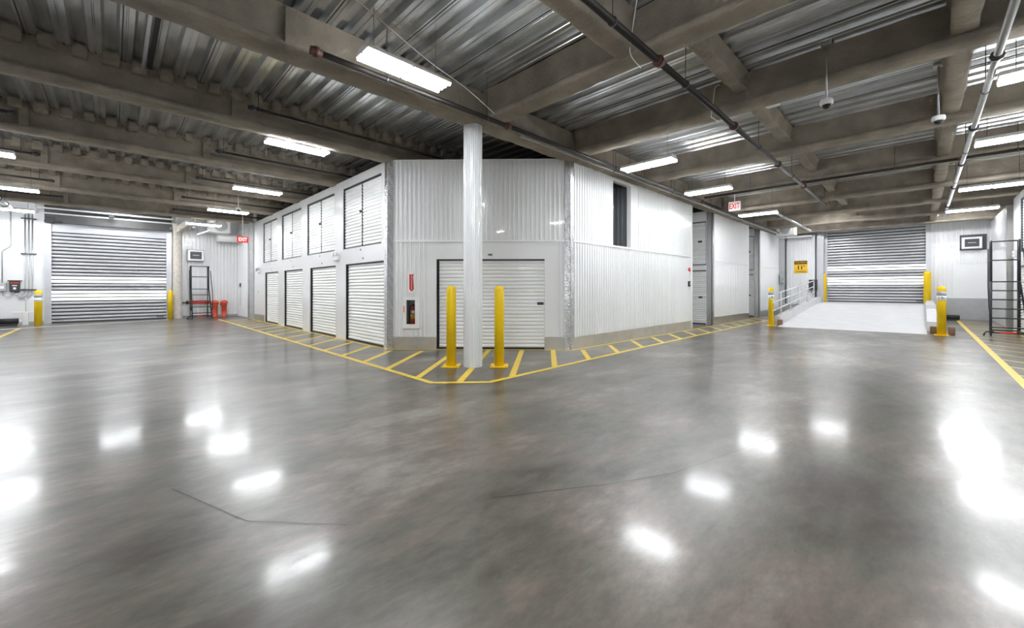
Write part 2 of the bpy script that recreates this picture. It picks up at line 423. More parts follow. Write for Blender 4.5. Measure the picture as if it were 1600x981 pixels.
def lower_door(name, w, h, label, loc, rz, group, lockx=None, cat='door'):
    t = thing(name, label, cat, loc, rz, group)         # origin bottom centre, wall face y=0
    bm = BM(); slats_h(bm, -w/2+0.055, w/2, 0.03, h-0.01, 0.07, 0.082); obj('curtain', bm, 'door', t)
    for s in (-1, 1):
        bm = BM(); box(bm, s*w/2-(0.0 if s < 0 else 0.03), s*w/2+(0.012 if s < 0 else 0), 0.012 if s < 0 else 0.085, 0.118, 0, h); box(bm, *((-w/2+0.012, -w/2+0.08) if s < 0 else (w/2-0.06, w/2-0.03)), 0.10, 0.118, 0, h); obj('guide', bm, 'black', t)
    bm = BM(); box(bm, -w/2, w/2, 0.035, 0.115, h-0.035, h); obj('header', bm, 'dark', t)
    bm = BM(); box(bm, -w/2+0.02, w/2-0.01, 0.05, 0.095, 0.0, 0.035); obj('bottom_seal', bm, 'black', t)
    if lockx is not None:
        bm = BM(); rbox(bm, lockx-0.07, lockx+0.07, 0.035, 0.07, 0.985, 1.045, 0.006); box(bm, lockx-0.02, lockx+0.05, 0.02, 0.04, 1.0, 1.03); obj('latch', bm, 'dark', t)
    return t
def upper_door(name, w, h, label, loc, rz, group):
    t = thing(name, label, 'door', loc, rz, group)
    for s in (-1, 1):
        x0, x1 = ((-w/2+0.05, -0.03) if s < 0 else (0.03, w/2-0.015))
        bm = BM(); slats_h(bm, x0, x1, 0.03, h-0.03, 0.06, 0.082); obj('curtain', bm, 'door', t)
    bm = BM()
    box(bm, -w/2, w/2, 0.02, 0.1, h-0.022, h); box(bm, -w/2, w/2, 0.02, 0.1, 0, 0.022)
    box(bm, -w/2, -w/2+0.018, 0.02, 0.1, 0.022, h-0.022); box(bm, w/2-0.014, w/2, 0.02, 0.1, 0.022, h-0.022)
    obj('frame', bm, 'dark', t)
    bm = BM(); box(bm, -0.03, 0.03, 0.075, 0.11, 0.022, h-0.022); obj('mullion', bm, 'black', t)
    bm = BM(); box(bm, -w/2+0.018, -w/2+0.06, 0.075, 0.11, 0.022, h-0.022); obj('guide', bm, 'black', t)
    bm = BM(); rbox(bm, -0.13, 0.02, 0.02, 0.06, 0.87, 0.915, 0.006); lathe(bm, [(0.024,-0.05),(0.024,0)], (-0.03,0.03,0.89), 10, 'Y'); obj('latch', bm, 'dark', t)
    return t
names = ['nearest the fire extinguisher corner', 'second from the storage corner', 'third from the storage corner', 'farthest from the storage corner']
w0 = 2.07
d0 = lower_door('roller_door', w0, 1.985, 'white lower roller door on the left facade, '+names[0], (XL, sum(LOWY[0])/2, 0), R90, 'lower roller doors of the left facade')
for i in range(1, 4):
    o = dup(d0, (XL, sum(LOWY[i])/2, 0), R90, 'white lower roller door on the left facade, '+names[i]); o.scale = ((LOWY[i][1]-LOWY[i][0])/(LOWY[0][1]-LOWY[0][0]), 1, 1)
d0.scale = ((LOWY[0][1]-LOWY[0][0])/w0, 1, 1)
w1 = 2.18
u0 = upper_door('double_shutter', w1, 1.615, 'white double shutter above the roller doors, '+names[0], (XL, sum(UPY[0])/2, 2.385), R90, 'upper double shutters of the left facade')
for i in range(1, 4):
    o = dup(u0, (XL, sum(UPY[i])/2, 2.385), R90, 'white double shutter above the roller doors, '+names[i]); o.scale = ((UPY[i][1]-UPY[i][0])/w1, 1, 1)
def num_plate(loc, rz, label, w=0.07, h=0.05):
    t = thing('number_plate', label, 'sign', loc, rz, 'unit number plates')
    bm = BM(); rbox(bm, -w/2, w/2, -0.008, 0, -h/2, h/2, 0.002, 1); obj('plate', bm, 'gplastic', t)
    bm = BM(); box(bm, -w*0.33, w*0.33, -0.0095, -0.0075, -h*0.25, h*0.25); obj('digits', bm, 'ink', t)
    return t
for i in range(4):
    num_plate((XL, sum(LOWY[i])/2, 2.09), R90, 'small number plate above the lower roller door '+names[i])
    num_plate((XL, sum(UPY[i])/2, 2.31), R90, 'small number plate beneath the double shutter '+names[i])
t = thing('emergency_light', 'white twin emergency lamp on the left facade between two roller doors', 'light', (XL, 11.25, 2.17), R90)
bm = BM(); rbox(bm, -0.16, 0.16, -0.06, 0, -0.06, 0.06, 0.015); obj('housing', bm, 'wplastic', t)
for s in (-1, 1):
    bm = BM(); lathe(bm, [(0.02,0.03),(0.055,0.0),(0.062,-0.05),(0.05,-0.06)], (s*0.1,-0.05,0.12), 14, 'Y'); obj('lamp_head', bm, 'wplastic', t)
t = thing('emergency_light', 'white twin emergency lamp at the far end of the left facade', 'light', (XL, 19.6, 2.05), R90)
bm = BM(); rbox(bm, -0.16, 0.16, -0.06, 0, -0.06, 0.06, 0.015); obj('housing', bm, 'wplastic', t)
for s in (-1, 1):
    bm = BM(); lathe(bm, [(0.02,0.03),(0.055,0.0),(0.062,-0.05),(0.05,-0.06)], (s*0.1,-0.05,0.10), 14, 'Y'); obj('lamp_head', bm, 'gplastic', t)
t = thing('keypad', 'small keypad on the left facade past the farthest roller door', 'keypad', (XL, 19.55, 1.22), R90)
bm = BM(); rbox(bm, -0.05, 0.05, -0.03, 0, -0.08, 0.08, 0.006); obj('body', bm, 'wplastic', t)
bm = BM(); box(bm, -0.03, 0.03, -0.034, -0.028, -0.05, 0.05); obj('buttons', bm, 'dark', t)

# ------------------------------------------------------------------ chamfered corner
CL = (XL, YL0, 0)
D0, D1, DH = 1.077, 3.480, 2.0
CAB = (0.415, 0.608, 0.555, 1.090)
bm = BM(); wall_open(bm, CW, HB, [(D0, D1, 0, DH), CAB]); wc = structure('wall_corner', bm, 'white', CL, CA)
bm = BM(); ribs_v(bm, 0.12, 3.92, 2.425, HB-0.03, -0.003, 0.1); box(bm, 0.1, 3.94, -0.024, 0, HB-0.03, HB); obj('ribbed_upper_panel', bm, 'rib', wc)
bm = BM()
ribs_v(bm, 0.12, 0.32, 0.275, 2.38, -0.003, 0.1); ribs_v(bm, 0.32, 0.72, 1.165, 2.38, -0.003, 0.1); ribs_v(bm, 0.32, 0.72, 0.275, 0.43, -0.003, 0.1); ribs_v(bm, 0.72, 0.82, 0.275, 2.38, -0.003, 0.1)
ribs_v(bm, 3.76, 3.96, 0.285, 2.38, -0.003, 0.1); obj('ribbed_lower_panel', bm, 'rib', wc)
bm = BM(); box(bm, 0.1, 3.94, -0.03, 0, 2.38, 2.425); obj('seam_trim', bm, 'white', wc)
bm = BM(); box(bm, 0.1, D0, -0.008, 0, 0, 0.272); box(bm, D1, 3.95, -0.008, 0, 0, 0.28); structure('baseboard_corner', bm, 'kick', CL, CA)
t = lower_door('roller_door', D1-D0, DH, 'wide white roller door behind the white column and yellow bollards', (XL+math.cos(CA)*(D0+D1)/2, YL0+math.sin(CA)*(D0+D1)/2, 0), CA, None, lockx=1.11)
P = lambda s, z, off=0: (XL+math.cos(CA)*s+math.sin(CA)*off, YL0+math.sin(CA)*s-math.cos(CA)*off, z)
t = num_plate(P(2.275, 2.096), CA, 'small dark number plate above the wide corner roller door', 0.11, 0.05)
# corner guards (diamond plate angles)
def guard(x, y, rz1, rz2, H, label, w=0.10):
    t = thing('corner_guard', label, 'corner guard', (x, y, 0), 0, 'diamond plate corner guards')
    for rz, (a, b) in ((rz1, (-w, 0.006)), (rz2, (-0.006, w))):
        bm = BM(); box(bm, a, b, -0.034, -0.024, 0, H, rot=Matrix.Rotation(rz, 4, 'Z')); obj('flange', bm, 'plate', t)
    return t
guard(XL, YL0, R90, CA, HB, 'diamond plate corner guard left of the fire extinguisher cabinet', 0.11)
guard(XR0, YR, CA, 0, HB, 'diamond plate corner guard right of the wide corner roller door', 0.11)

# fire extinguisher cabinet, extinguisher, arrow sign
t = thing('extinguisher_cabinet', 'white recessed cabinet with a window holding a fire extinguisher', 'cabinet', P(0.512, 0.44), CA)
x0, x1, z0, z1 = -0.185, 0.185, 0.02, 0.71
ox0, ox1, oz0, oz1 = CAB[0]-0.512, CAB[1]-0.512, CAB[2]-0.44, CAB[3]-0.44
bm = BM()
for a, b, c, d in ((x0, ox0, z0, z1), (ox1, x1, z0, z1), (ox0, ox1, z0, oz0), (ox0, ox1, oz1, z1)): box(bm, a, b, -0.05, -0.004, c, d)
obj('door_frame', bm, 'wplastic', t)
bm = BM(); box(bm, ox0, ox1, 0.21, 0.22, oz0, oz1); box(bm, ox0-0.005, ox0, -0.004, 0.22, oz0, oz1); box(bm, ox1, ox1+0.005, -0.004, 0.22, oz0, oz1); box(bm, ox0, ox1, -0.004, 0.22, oz0-0.005, oz0); box(bm, ox0, ox1, -0.004, 0.22, oz1, oz1+0.005)
obj('tub', bm, 'gplastic', t)
bm = BM(); box(bm, ox0, ox1, -0.036, -0.032, oz0, oz1); obj('window_pane', bm, 'glass', t)
bm = BM(); rbox(bm, x0+0.03, x0+0.045, -0.065, -0.05, 0.38, 0.52, 0.004); obj('pull_handle', bm, 'red', t)
e = thing('fire_extinguisher', 'red fire extinguisher inside the white wall cabinet', 'fire extinguisher', P(0.53, CAB[2], -0.11), CA)
bm = BM(); lathe(bm, [(0.05,0),(0.062,0.02),(0.064,0.30),(0.058,0.345),(0.03,0.385),(0.02,0.40)], seg=20); obj('cylinder', bm, 'red', e)
bm = BM(); lathe(bm, [(0.0655,0.11),(0.0655,0.22)], seg=20); obj('instruction_label', bm, 'signy', e)
bm = BM(); lathe(bm, [(0.0655,0.23),(0.0655,0.30)], seg=20); obj('white_label', bm, 'lettering', e)
bm = BM(); box(bm, -0.018, 0.018, -0.018, 0.018, 0.40, 0.435); beam_between(bm, (-0.015,0,0.435), (0.065,0,0.465), 0.018, 0.008); beam_between(bm, (-0.015,0,0.415), (0.06,0,0.405), 0.018, 0.008); obj('valve_handle', bm, 'black', e)
bm = BM(); tube(bm, [(-0.02,0,0.42),(-0.065,-0.01,0.40),(-0.078,-0.012,0.32),(-0.072,-0.012,0.2),(-0.07,-0.012,0.10)], 0.009, 8); obj('hose', bm, 'black', e)
s = thing('fire_sign', 'red arrow fire extinguisher sign above the white cabinet', 'sign', P(0.507, 1.257), CA)
bm = BM(); box(bm, -0.065, 0.07, -0.032, -0.024, 0, 0.43); obj('backing', bm, 'lettering', s)
bm = BM()
poly = [(-0.015,0.075),(-0.03,0.075),(0.02,0.02),(0.07,0.075),(0.055,0.075),(0.055,0.36),(0.07,0.42),(0.02,0.395),(-0.03,0.42),(-0.015,0.36)]
f = bm.faces.new([bm.verts.new((x, -0.034, z)) for x, z in poly]); bmesh.ops.triangulate(bm, faces=[f]); obj('arrow', bm, 'red', s)
text('lettering', 'FIRE EXTINGUISHER', 0.034, 'lettering', s, (0.02, -0.036, 0.22), (PI/2, PI/2, 0), 0.0005)

# ------------------------------------------------------------------ right facade (faces -Y)
RW = XR1 - XR0
WIN = (8.97-XR0, 9.85-XR0, 2.44, 4.07)
RL = (XR0, YR, 0)
bm = BM(); wall_open(bm, RW, HB, [WIN]); wr = structure('wall_right_storage', bm, 'white', RL, 0)
bm = BM(); ribs_v(bm, 0.1, RW-0.01, 0.262, 2.385, -0.003, 0.1); obj('ribbed_lower_panel', bm, 'rib', wr)
bm = BM(); ribs_v(bm, 0.1, 1.47, 2.425, HB-0.03, -0.003, 0.1); ribs_v(bm, 3.0, RW-0.01, 2.425, HB-0.03, -0.003, 0.1); obj('ribbed_upper_panel', bm, 'rib', wr)
bm = BM(); box(bm, 0.08, RW, -0.03, 0, 2.385, 2.425); box(bm, 0.08, RW, -0.026, 0, HB-0.03, HB); obj('seam_trim', bm, 'white', wr)
bm = BM(); box(bm, 0.1, RW, -0.008, 0, 0, 0.262); structure('baseboard_right_storage', bm, 'kick', RL, 0)
bm = BM()   # lining of the room behind the opening
ribs_v(bm, WIN[0]-0.5, WIN[1]+1.2, 2.3, 4.15, 1.0, 0.15, 0.03)
b2 = BM(); ribs_v(b2, 0.12, 1.0, 2.3, 4.15, 0, 0.13, 0.03)
for f in b2.faces:
    quad(bm, *[((WIN[1]+0.12)+v.co.y, v.co.x, v.co.z) for v in f.verts])
b2.free()
box(bm, WIN[0]-0.5, WIN[1]+1.2, 0.12, 1.02, 2.28, 2.3); box(bm, WIN[0]-0.52, WIN[0]-0.5, 0.12, 1.02, 2.3, 4.15)
obj('opening_lining', bm, 'grey', wr)
t = thing('fire_alarm', 'small red fire alarm device at the end of the right ribbed wall', 'alarm', (13.63, YR-0.023, 1.98))
bm = BM(); rbox(bm, -0.05, 0.05, -0.05, 0, -0.06, 0.06, 0.008); obj('body', bm, 'red', t)
bm = BM(); lathe(bm, [(0.026,-0.06),(0.03,-0.048)], (0,0,0.01), 12, 'Y'); obj('strobe_lens', bm, 'wplastic', t)
t = thing('keypad', 'small dark keypad below the red alarm on the right ribbed wall', 'keypad', (13.60, YR-0.023, 1.50))
bm = BM(); rbox(bm, -0.055, 0.055, -0.05, 0, -0.09, 0.09, 0.008); obj('body', bm, 'dark', t)
bm = BM(); box(bm, -0.03, 0.03, -0.054, -0.049, -0.03, 0.05); obj('buttons', bm, 'gplastic', t)

# further storage blocks along the right side, with aisles between
def block2(x0, x1, label_l, label_u, end_door, H=HB+0.02):
    face = 2.6
    ops_f = [(face-0.20-1.15, face-0.20, 0.0, 2.03), (face-0.20-1.15, face-0.20, 2.22, 3.86)]
    bm = BM(); wall_open(bm, face, H, ops_f); structure('wall_aisle', bm, 'white', (x0, YR+face, 0), R90)
    cx = YR + face - (face-0.20-1.15/2)
    lower_door('roller_door', 1.15, 2.03, label_l, (x0, cx, 0), R90, 'lower roller doors in the right aisles', lockx=0.36)
    t = thing('roller_door', label_u, 'door', (x0, cx, 2.22), R90, 'upper roller doors in the right aisles')
    bm = BM(); slats_h(bm, -0.56, 0.555, 0.03, 1.61, 0.06, 0.082); obj('curtain', bm, 'door', t)
    bm = BM(); box(bm, -0.575, 0.575, 0.02, 0.1, 1.615, 1.64); box(bm, -0.575, 0.575, 0.02, 0.1, 0, 0.022); box(bm, -0.575, -0.56, 0.02, 0.1, 0.022, 1.615); box(bm, 0.56, 0.575, 0.02, 0.1, 0.022, 1.615); obj('frame', bm, 'dark', t)
    bm = BM(); rbox(bm, 0.28, 0.42, 0.02, 0.06, 0.86, 0.93, 0.006); obj('latch', bm, 'dark', t)
    L = x1-x0
    bm = BM(); box(bm, 0, L, 0, 0.12, 0, H); w = structure('wall_right_storage', bm, 'white', (x0, YR, 0), 0)
    bm = BM(); ribs_v(bm, 0.12, L, 0.27, 2.385, -0.003, 0.11, 0.008); ribs_v(bm, 0.12, L, 2.41, H-0.03, -0.003, 0.11, 0.008); obj('ribbed_panel', bm, 'rib', w)
    bm = BM(); box(bm, 0.1, L, -0.016, 0, 2.385, 2.41); obj('seam_trim', bm, 'white', w)
    bm = BM(); box(bm, 0.1, L, -0.01, 0, 0, 0.27); structure('baseboard_right_storage', bm, 'kick', (x0, YR, 0), 0)
block2(15.75, 20.32, 'white lower roller door in the first aisle past the ribbed right wall', 'white upper roller door in the first aisle past the ribbed right wall', True)
block2(21.85, 25.7, 'white lower roller door in the second aisle, near the ramp', 'white upper roller door in the second aisle, near the ramp', True)
guard(15.75, YR, R90, 0, HB+0.02, 'metal corner guard at the first aisle of the right facade', 0.16)
guard(21.85, YR, R90, 0, HB+0.02, 'metal corner guard at the second aisle of the right facade', 0.16)
bm = BM(); box(bm, 13.874, 13.99, YR, 8.2, 0, HB); box(bm, 13.874, 15.9, 8.2, 8.3, 0, HB); box(bm, 20.32, 20.42, YR+0.12, 8.2, 0, HB); box(bm, 20.3, 22.0, 8.2, 8.3, 0, HB)
structure('wall_aisle_inner', bm, 'white')
# unseen dark lid added over the storage blocks to keep light out
bm = BM(); v = [bm.verts.new((x, y, HB-0.06)) for x, y in ((XL+0.1, YL1), (XL+0.1, YL0), (XR0, YR+0.1), (13.9, YR+0.1), (13.9, 8.3), (15.8, 8.3), (15.8, YR+0.1), (20.3, YR+0.1), (20.3, 8.3), (21.9, 8.3), (21.9, YR+0.1), (25.7, YR+0.1), (25.7, 12), (12, YL1))]
bm.faces.new(v); structure('storage_light_lid', bm, 'lid')
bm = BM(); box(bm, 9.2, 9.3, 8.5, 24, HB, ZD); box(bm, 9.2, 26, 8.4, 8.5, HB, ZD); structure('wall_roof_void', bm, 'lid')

# ------------------------------------------------------------------ column and bollards
bm = BM()
n = 26; prof = []
for k in range(n):
    a = 2*PI*k/n; st = 2*PI/n
    prof += [(a, 0.150), (a+st*0.5, 0.150), (a+st*0.62, 0.163), (a+st*0.88, 0.163)]
low = [bm.verts.new((r*math.cos(a), r*math.sin(a), 0)) for a, r in prof]; top = [bm.verts.new((r*math.cos(a), r*math.sin(a), 4.16)) for a, r in prof]
for k in range(len(prof)): bm.faces.new((low[k], low[(k+1) % len(prof)], top[(k+1) % len(prof)], top[k]))
bm.faces.new(top)
o = structure('column', bm, 'rib', (4.447, 5.476, 0)); o['label'] = 'round column wrapped in ribbed white steel between two yellow bollards'

def bollard(label, loc, h=1.385, r=0.083, base=True, rz=0.0, label_band=None):
    t = thing('bollard', label, 'bollard', loc, rz, 'yellow steel bollards')
    z = 0.012 if base else 0
    bm = BM(); lathe(bm, [(r, z), (r, h-r*0.95), (r*0.97, h-r*0.72), (r*0.86, h-r*0.42), (r*0.62, h-r*0.14), (r*0.3, h-0.01), (0.004, h)], seg=28); obj('post', bm, 'yellow', t)
    if base:
        bm = BM(); rbox(bm, -0.155, 0.155, -0.155, 0.155, 0, 0.014, 0.004, 1)
        for sx in (-1, 1):
            for sy in (-1, 1): lathe(bm, [(0.014,0.012),(0.014,0.028)], (sx*0.125, sy*0.125, 0), 8)
        obj('base_plate', bm, 'yellow', t)
    if label_band:
        zb = h - 0.42
        bm = BM(); lathe(bm, [(r+0.002, zb+0.14), (r+0.002, zb+0.27)], seg=28); obj('dark_band', bm, 'gplastic', t)
        bm = BM(); lathe(bm, [(r+0.002, zb), (r+0.002, zb+0.14)], seg=28); wb = obj('white_band', bm, 'lettering', t)
        d = Vector((-loc[0], -loc[1], 0)).normalized(); d = Matrix.Rotation(-rz, 3, 'Z') @ d
        text('lettering', label_band, 0.085, 'ink', wb, (d.x*(r+0.004), d.y*(r+0.004), zb+0.07), (PI/2, 0, math.atan2(d.x, -d.y)), 0.001, bold=0.002)
    return t
bollard('yellow bollard just left of the white column', (4.178, 5.741, 0), 1.40, rz=CA)
bollard('yellow bollard just right of the white column', (4.771, 5.156, 0), 1.40, rz=CA)
bollard('yellow bollard with a white band at the left jamb of the left roller door', (-1.96, 22.75, 0), 1.29, 0.10, False, label_band='.')
bollard('yellow bollard at the right jamb of the left roller door', (1.80, 23.35, 0), 1.27, 0.085, False)
bollard('yellow bollard at the foot of the ramp beside the handrail', (16.95, 3.84, 0), 1.39, 0.085, True, label_band='1 Fr')
bollard('yellow bollard at the foot of the ramp nearest the rolling ladder', (17.0, -0.389, 0), 1.42, 0.098, True, label_band='1 Fr')
bollard('yellow bollard at the top of the ramp on the handrail side', (26.3, 3.57, 0.64), 1.48, 0.095, False)
bollard('yellow bollard at the top of the ramp on the concrete wall side', (26.3, -0.16, 0.64), 1.50, 0.125, False)

# ------------------------------------------------------------------ overhead roll doors
def overhead_door(n, label, w, h, loc, rz):
    t = bpy.data.objects.new('door_%d' % n, None); COL.objects.link(t); t.location = loc; t.rotation_euler = (0, 0, rz)
    tag(t, label, 'overhead door', kind='structure')
    p = 0.1415; k0 = 0.16; bm = BM(); bv = BM(); bd = BM()
    rows = int((h-0.30-k0)/p)
    box(bm, -w/2, w/2, 0.03, 0.075, 0.045, k0-0.02)
    for i in range(rows):
        z = k0 + i*p; tgt = bv if (0.92 < z+0.06 < 1.34 or 1.52 < z+0.06 < 1.90) else bm
        vs = [(0.050, z), (0.034, z+0.012), (0.030, z+0.055), (0.034, z+0.094), (0.050, z+0.106)]
        for (ya, za), (yb, zb) in zip(vs, vs[1:]): quad(tgt, (-w/2, ya, za), (w/2, ya, za), (w/2, yb, zb), (-w/2, yb, zb))
    box(bm, -w/2, w/2, 0.02, 0.07, k0+rows*p, h-0.08)
    obj('slat_curtain', bm, 'slat', t); obj('vision_slats', bv, 'vision', t)
    pr = [(0.054, 0.0)]
    for i in range(rows+1):
        z = k0 + i*p - 0.0355
        pr += [(0.054, z-0.001), (0.027, z), (0.027, z+0.0335), (0.054, z+0.0345)]
    pr += [(0.054, h-0.1)]
    for (ya, za), (yb, zb) in zip(pr, pr[1:]): quad(bd, (-w/2, ya, za), (w/2, ya, za), (w/2, yb, zb), (-w/2, yb, zb))
    obj('rubber_strips', bd, 'black', t)
    bm = BM(); box(bm, -w/2, w/2, 0.02, 0.08, 0.0, 0.05); obj('bottom_seal', bm, 'black', t)
    for s in (-1, 1):
        bm = BM(); a = s*w/2; x0, x1 = sorted((a, a+s*0.16)); box(bm, x0, x1, -0.06, 0.10, 0, h); box(bm, *sorted((a-s*0.02, a+s*0.045)), -0.085, -0.055, 0, h); obj('guide_rail', bm, 'slat', t)
    bm = BM(); box(bm, -w/2-0.16, w/2+0.16, -0.22, 0.08, h-0.09, h-0.01); box(bm, -w/2-0.1, w/2+0.1, -0.16, 0.08, h-0.01, h+0.12); obj('header', bm, 'hood', t)
    bm = BM(); box(bm, -w/2-0.16, w/2+0.16, -0.10, 0.06, h+0.12, 4.69-loc[2]); obj('hood', bm, 'hood', t)
    bm = BM(); rbox(bm, -w/2-0.14, -w/2+0.12, -0.34, -0.08, h-0.12, h+0.10, 0.02); rbox(bm, -w/2+0.08, -w/2+0.32, -0.26, -0.16, h-0.10, h-0.02, 0.01); obj('drive_motor', bm, 'dark', t)
    bm = BM(); box(bm, -w/2+0.10, -w/2+0.34, 0.012, 0.022, 0.085, 0.115); obj('name_plate', bm, 'gplastic', t)
    bm = BM(); box(bm, w/2-0.34, w/2-0.10, 0.012, 0.022, 0.085, 0.115); obj('name_plate', bm, 'dark', t)
    return t
overhead_door(1, 'pale slatted roller door in the far wall on the left of the hall', 3.42, 3.98, (-0.01, YE, 0), 0)
overhead_door(2, 'pale slatted roller door at the top of the white ramp', 3.62, 3.86, (XE, 1.68, 0.665), R90)
# steel rails in front of each door head
def head_frame(loc, rz, w, zs, label):
    t = thing('header_frame', label, 'steel frame', loc, rz)
    for y, z in zs:
        bm = BM(); box(bm, -w/2, w/2, y-0.03, y+0.03, z, z+0.05); obj('rail', bm, 'galvrail', t)
    for sx in (-1, 1):
        bm = BM(); beam_between(bm, (sx*w*0.52, -1.3, zs[0][1]+0.22), (sx*w*0.52, 0.0, zs[0][1]-0.1), 0.07); obj('brace', bm, 'galvrail', t)
    bm = BM(); rbox(bm, -0.08, 0.08, -0.62, -0.5, zs[0][1]-0.16, zs[0][1]-0.02, 0.01); obj('sensor', bm, 'black', t)
head_frame((-0.05, YE, 0), 0, 3.9, ((-0.55, 4.35), (-0.1, 4.22)), 'pale steel rails above the left roller door')
head_frame((XE, 1.68, 0), R90, 4.3, ((-0.75, 4.50), (-0.25, 4.62)), 'pale steel rails above the ramp roller door')

# ------------------------------------------------------------------ far left wall and what stands there
def plain_wall(name, x0, y0, x1, y1, h=ZD+0.05, m='white', ops=(), ribbed=None, z0=0):
    L = math.hypot(x1-x0, y1-y0); a = math.atan2(y1-y0, x1-x0)
    bm = BM(); wall_open(bm, L, h, list(ops), z0=z0)
    w = structure(name, bm, m, (x0, y0, 0), a)
    for i, (a0, a1, za, zb, p, d) in enumerate(ribbed or ()):
        bm = BM(); ribs_v(bm, a0, a1, za, zb, -0.003, p, d); obj('ribbed_panel', bm, 'rib', w)
    return w
plain_wall('wall_far_left', -3.4, YE, 4.5, YE, ops=[(1.68, 5.10, 0, 3.95)], ribbed=((5.62, 7.75, 0.1, 4.3, 0.13, 0.014),))
bm = BM(); box(bm, 5.60, 7.85, -0.03, 0, 0, 0.10); box(bm, 0.0, 1.5, -0.03, 0, 0, 0.10); structure('baseboard_far_left', bm, 'block', (-3.4, YE, 0), 0)
plain_wall('wall_left_link', 4.36, YE, 4.36, YL1+0.05, ribbed=((0.1, 3.0, 0.05, 4.1, 0.14, 0.012),))
bm = BM(); box(bm, 4.20, 4.36, YL1, YL1+0.30, 0, HB); structure('trim_1', bm, 'galvp')
bm = BM()
n = 40; rows = []
for i in range(n+1):
    z = 4.25*i/n; row = []
    for k in range(16):
        a = 2*PI*k/16; r = 0.145 + 0.014*noise.noise(Vector((math.cos(a)*2, math.sin(a)*2, z*3)))
        row.append(bm.verts.new((r*math.cos(a)*1.15, r*math.sin(a), z)))
    rows.append(row)
for a, b in zip(rows, rows[1:]):
    for k in range(16): bm.faces.new((a[k], a[(k+1)%16], b[(k+1)%16], b[k])).smooth = True
beam_between(bm, (0, 0, 3.95), (0.75, -0.9, 4.62), 0.24, 0.24)
o = structure('column', bm, 'sprayd', (2.06, YE-0.16, 0)); o['label'] = 'sprayed beige column on the right of the left roller door'

def ac_unit(label, loc, rz):
    t = thing('wall_air_conditioner', label, 'air conditioner', loc, rz, 'wall air conditioners')
    bm = BM(); rbox(bm, -0.30, 0.30, -0.30, 0.02, 0, 0.52, 0.015); obj('case', bm, 'gplastic', t)
    bm = BM(); box(bm, -0.28, 0.28, -0.33, -0.30, 0.03, 0.09); box(bm, -0.28, 0.28, -0.33, -0.30, 0.43, 0.49); box(bm, -0.28, -0.21, -0.33, -0.30, 0.09, 0.43); box(bm, 0.21, 0.28, -0.33, -0.30, 0.09, 0.43); obj('front_bezel', bm, 'wplastic', t)
    bm = BM(); box(bm, -0.21, 0.21, -0.315, -0.305, 0.09, 0.43)
    for i in range(9): box(bm, -0.21, 0.21, -0.322, -0.312, 0.10+i*0.036, 0.114+i*0.036)
    obj('grille', bm, 'screen', t)
    bm = BM(); box(bm, -0.12, 0.12, -0.328, -0.320, 0.25, 0.28); obj('vane', bm, 'gplastic', t)
    return t
ac_unit('grey wall air conditioner above the small ladder at the far left', (2.70, YE, 2.60), 0)
ac_unit('grey wall air conditioner high on the far right wall', (XE, -1.50, 3.05), R90)
bm = BM(); box(bm, -0.36, 0.41, -0.10, 0.0, 0.03, 0.70); 
tag(obj('mounting_frame', bm, 'dark', None, (XE-0.02, -1.52, 2.98), R90), 'dark opening frame behind the far right air conditioner', 'frame')

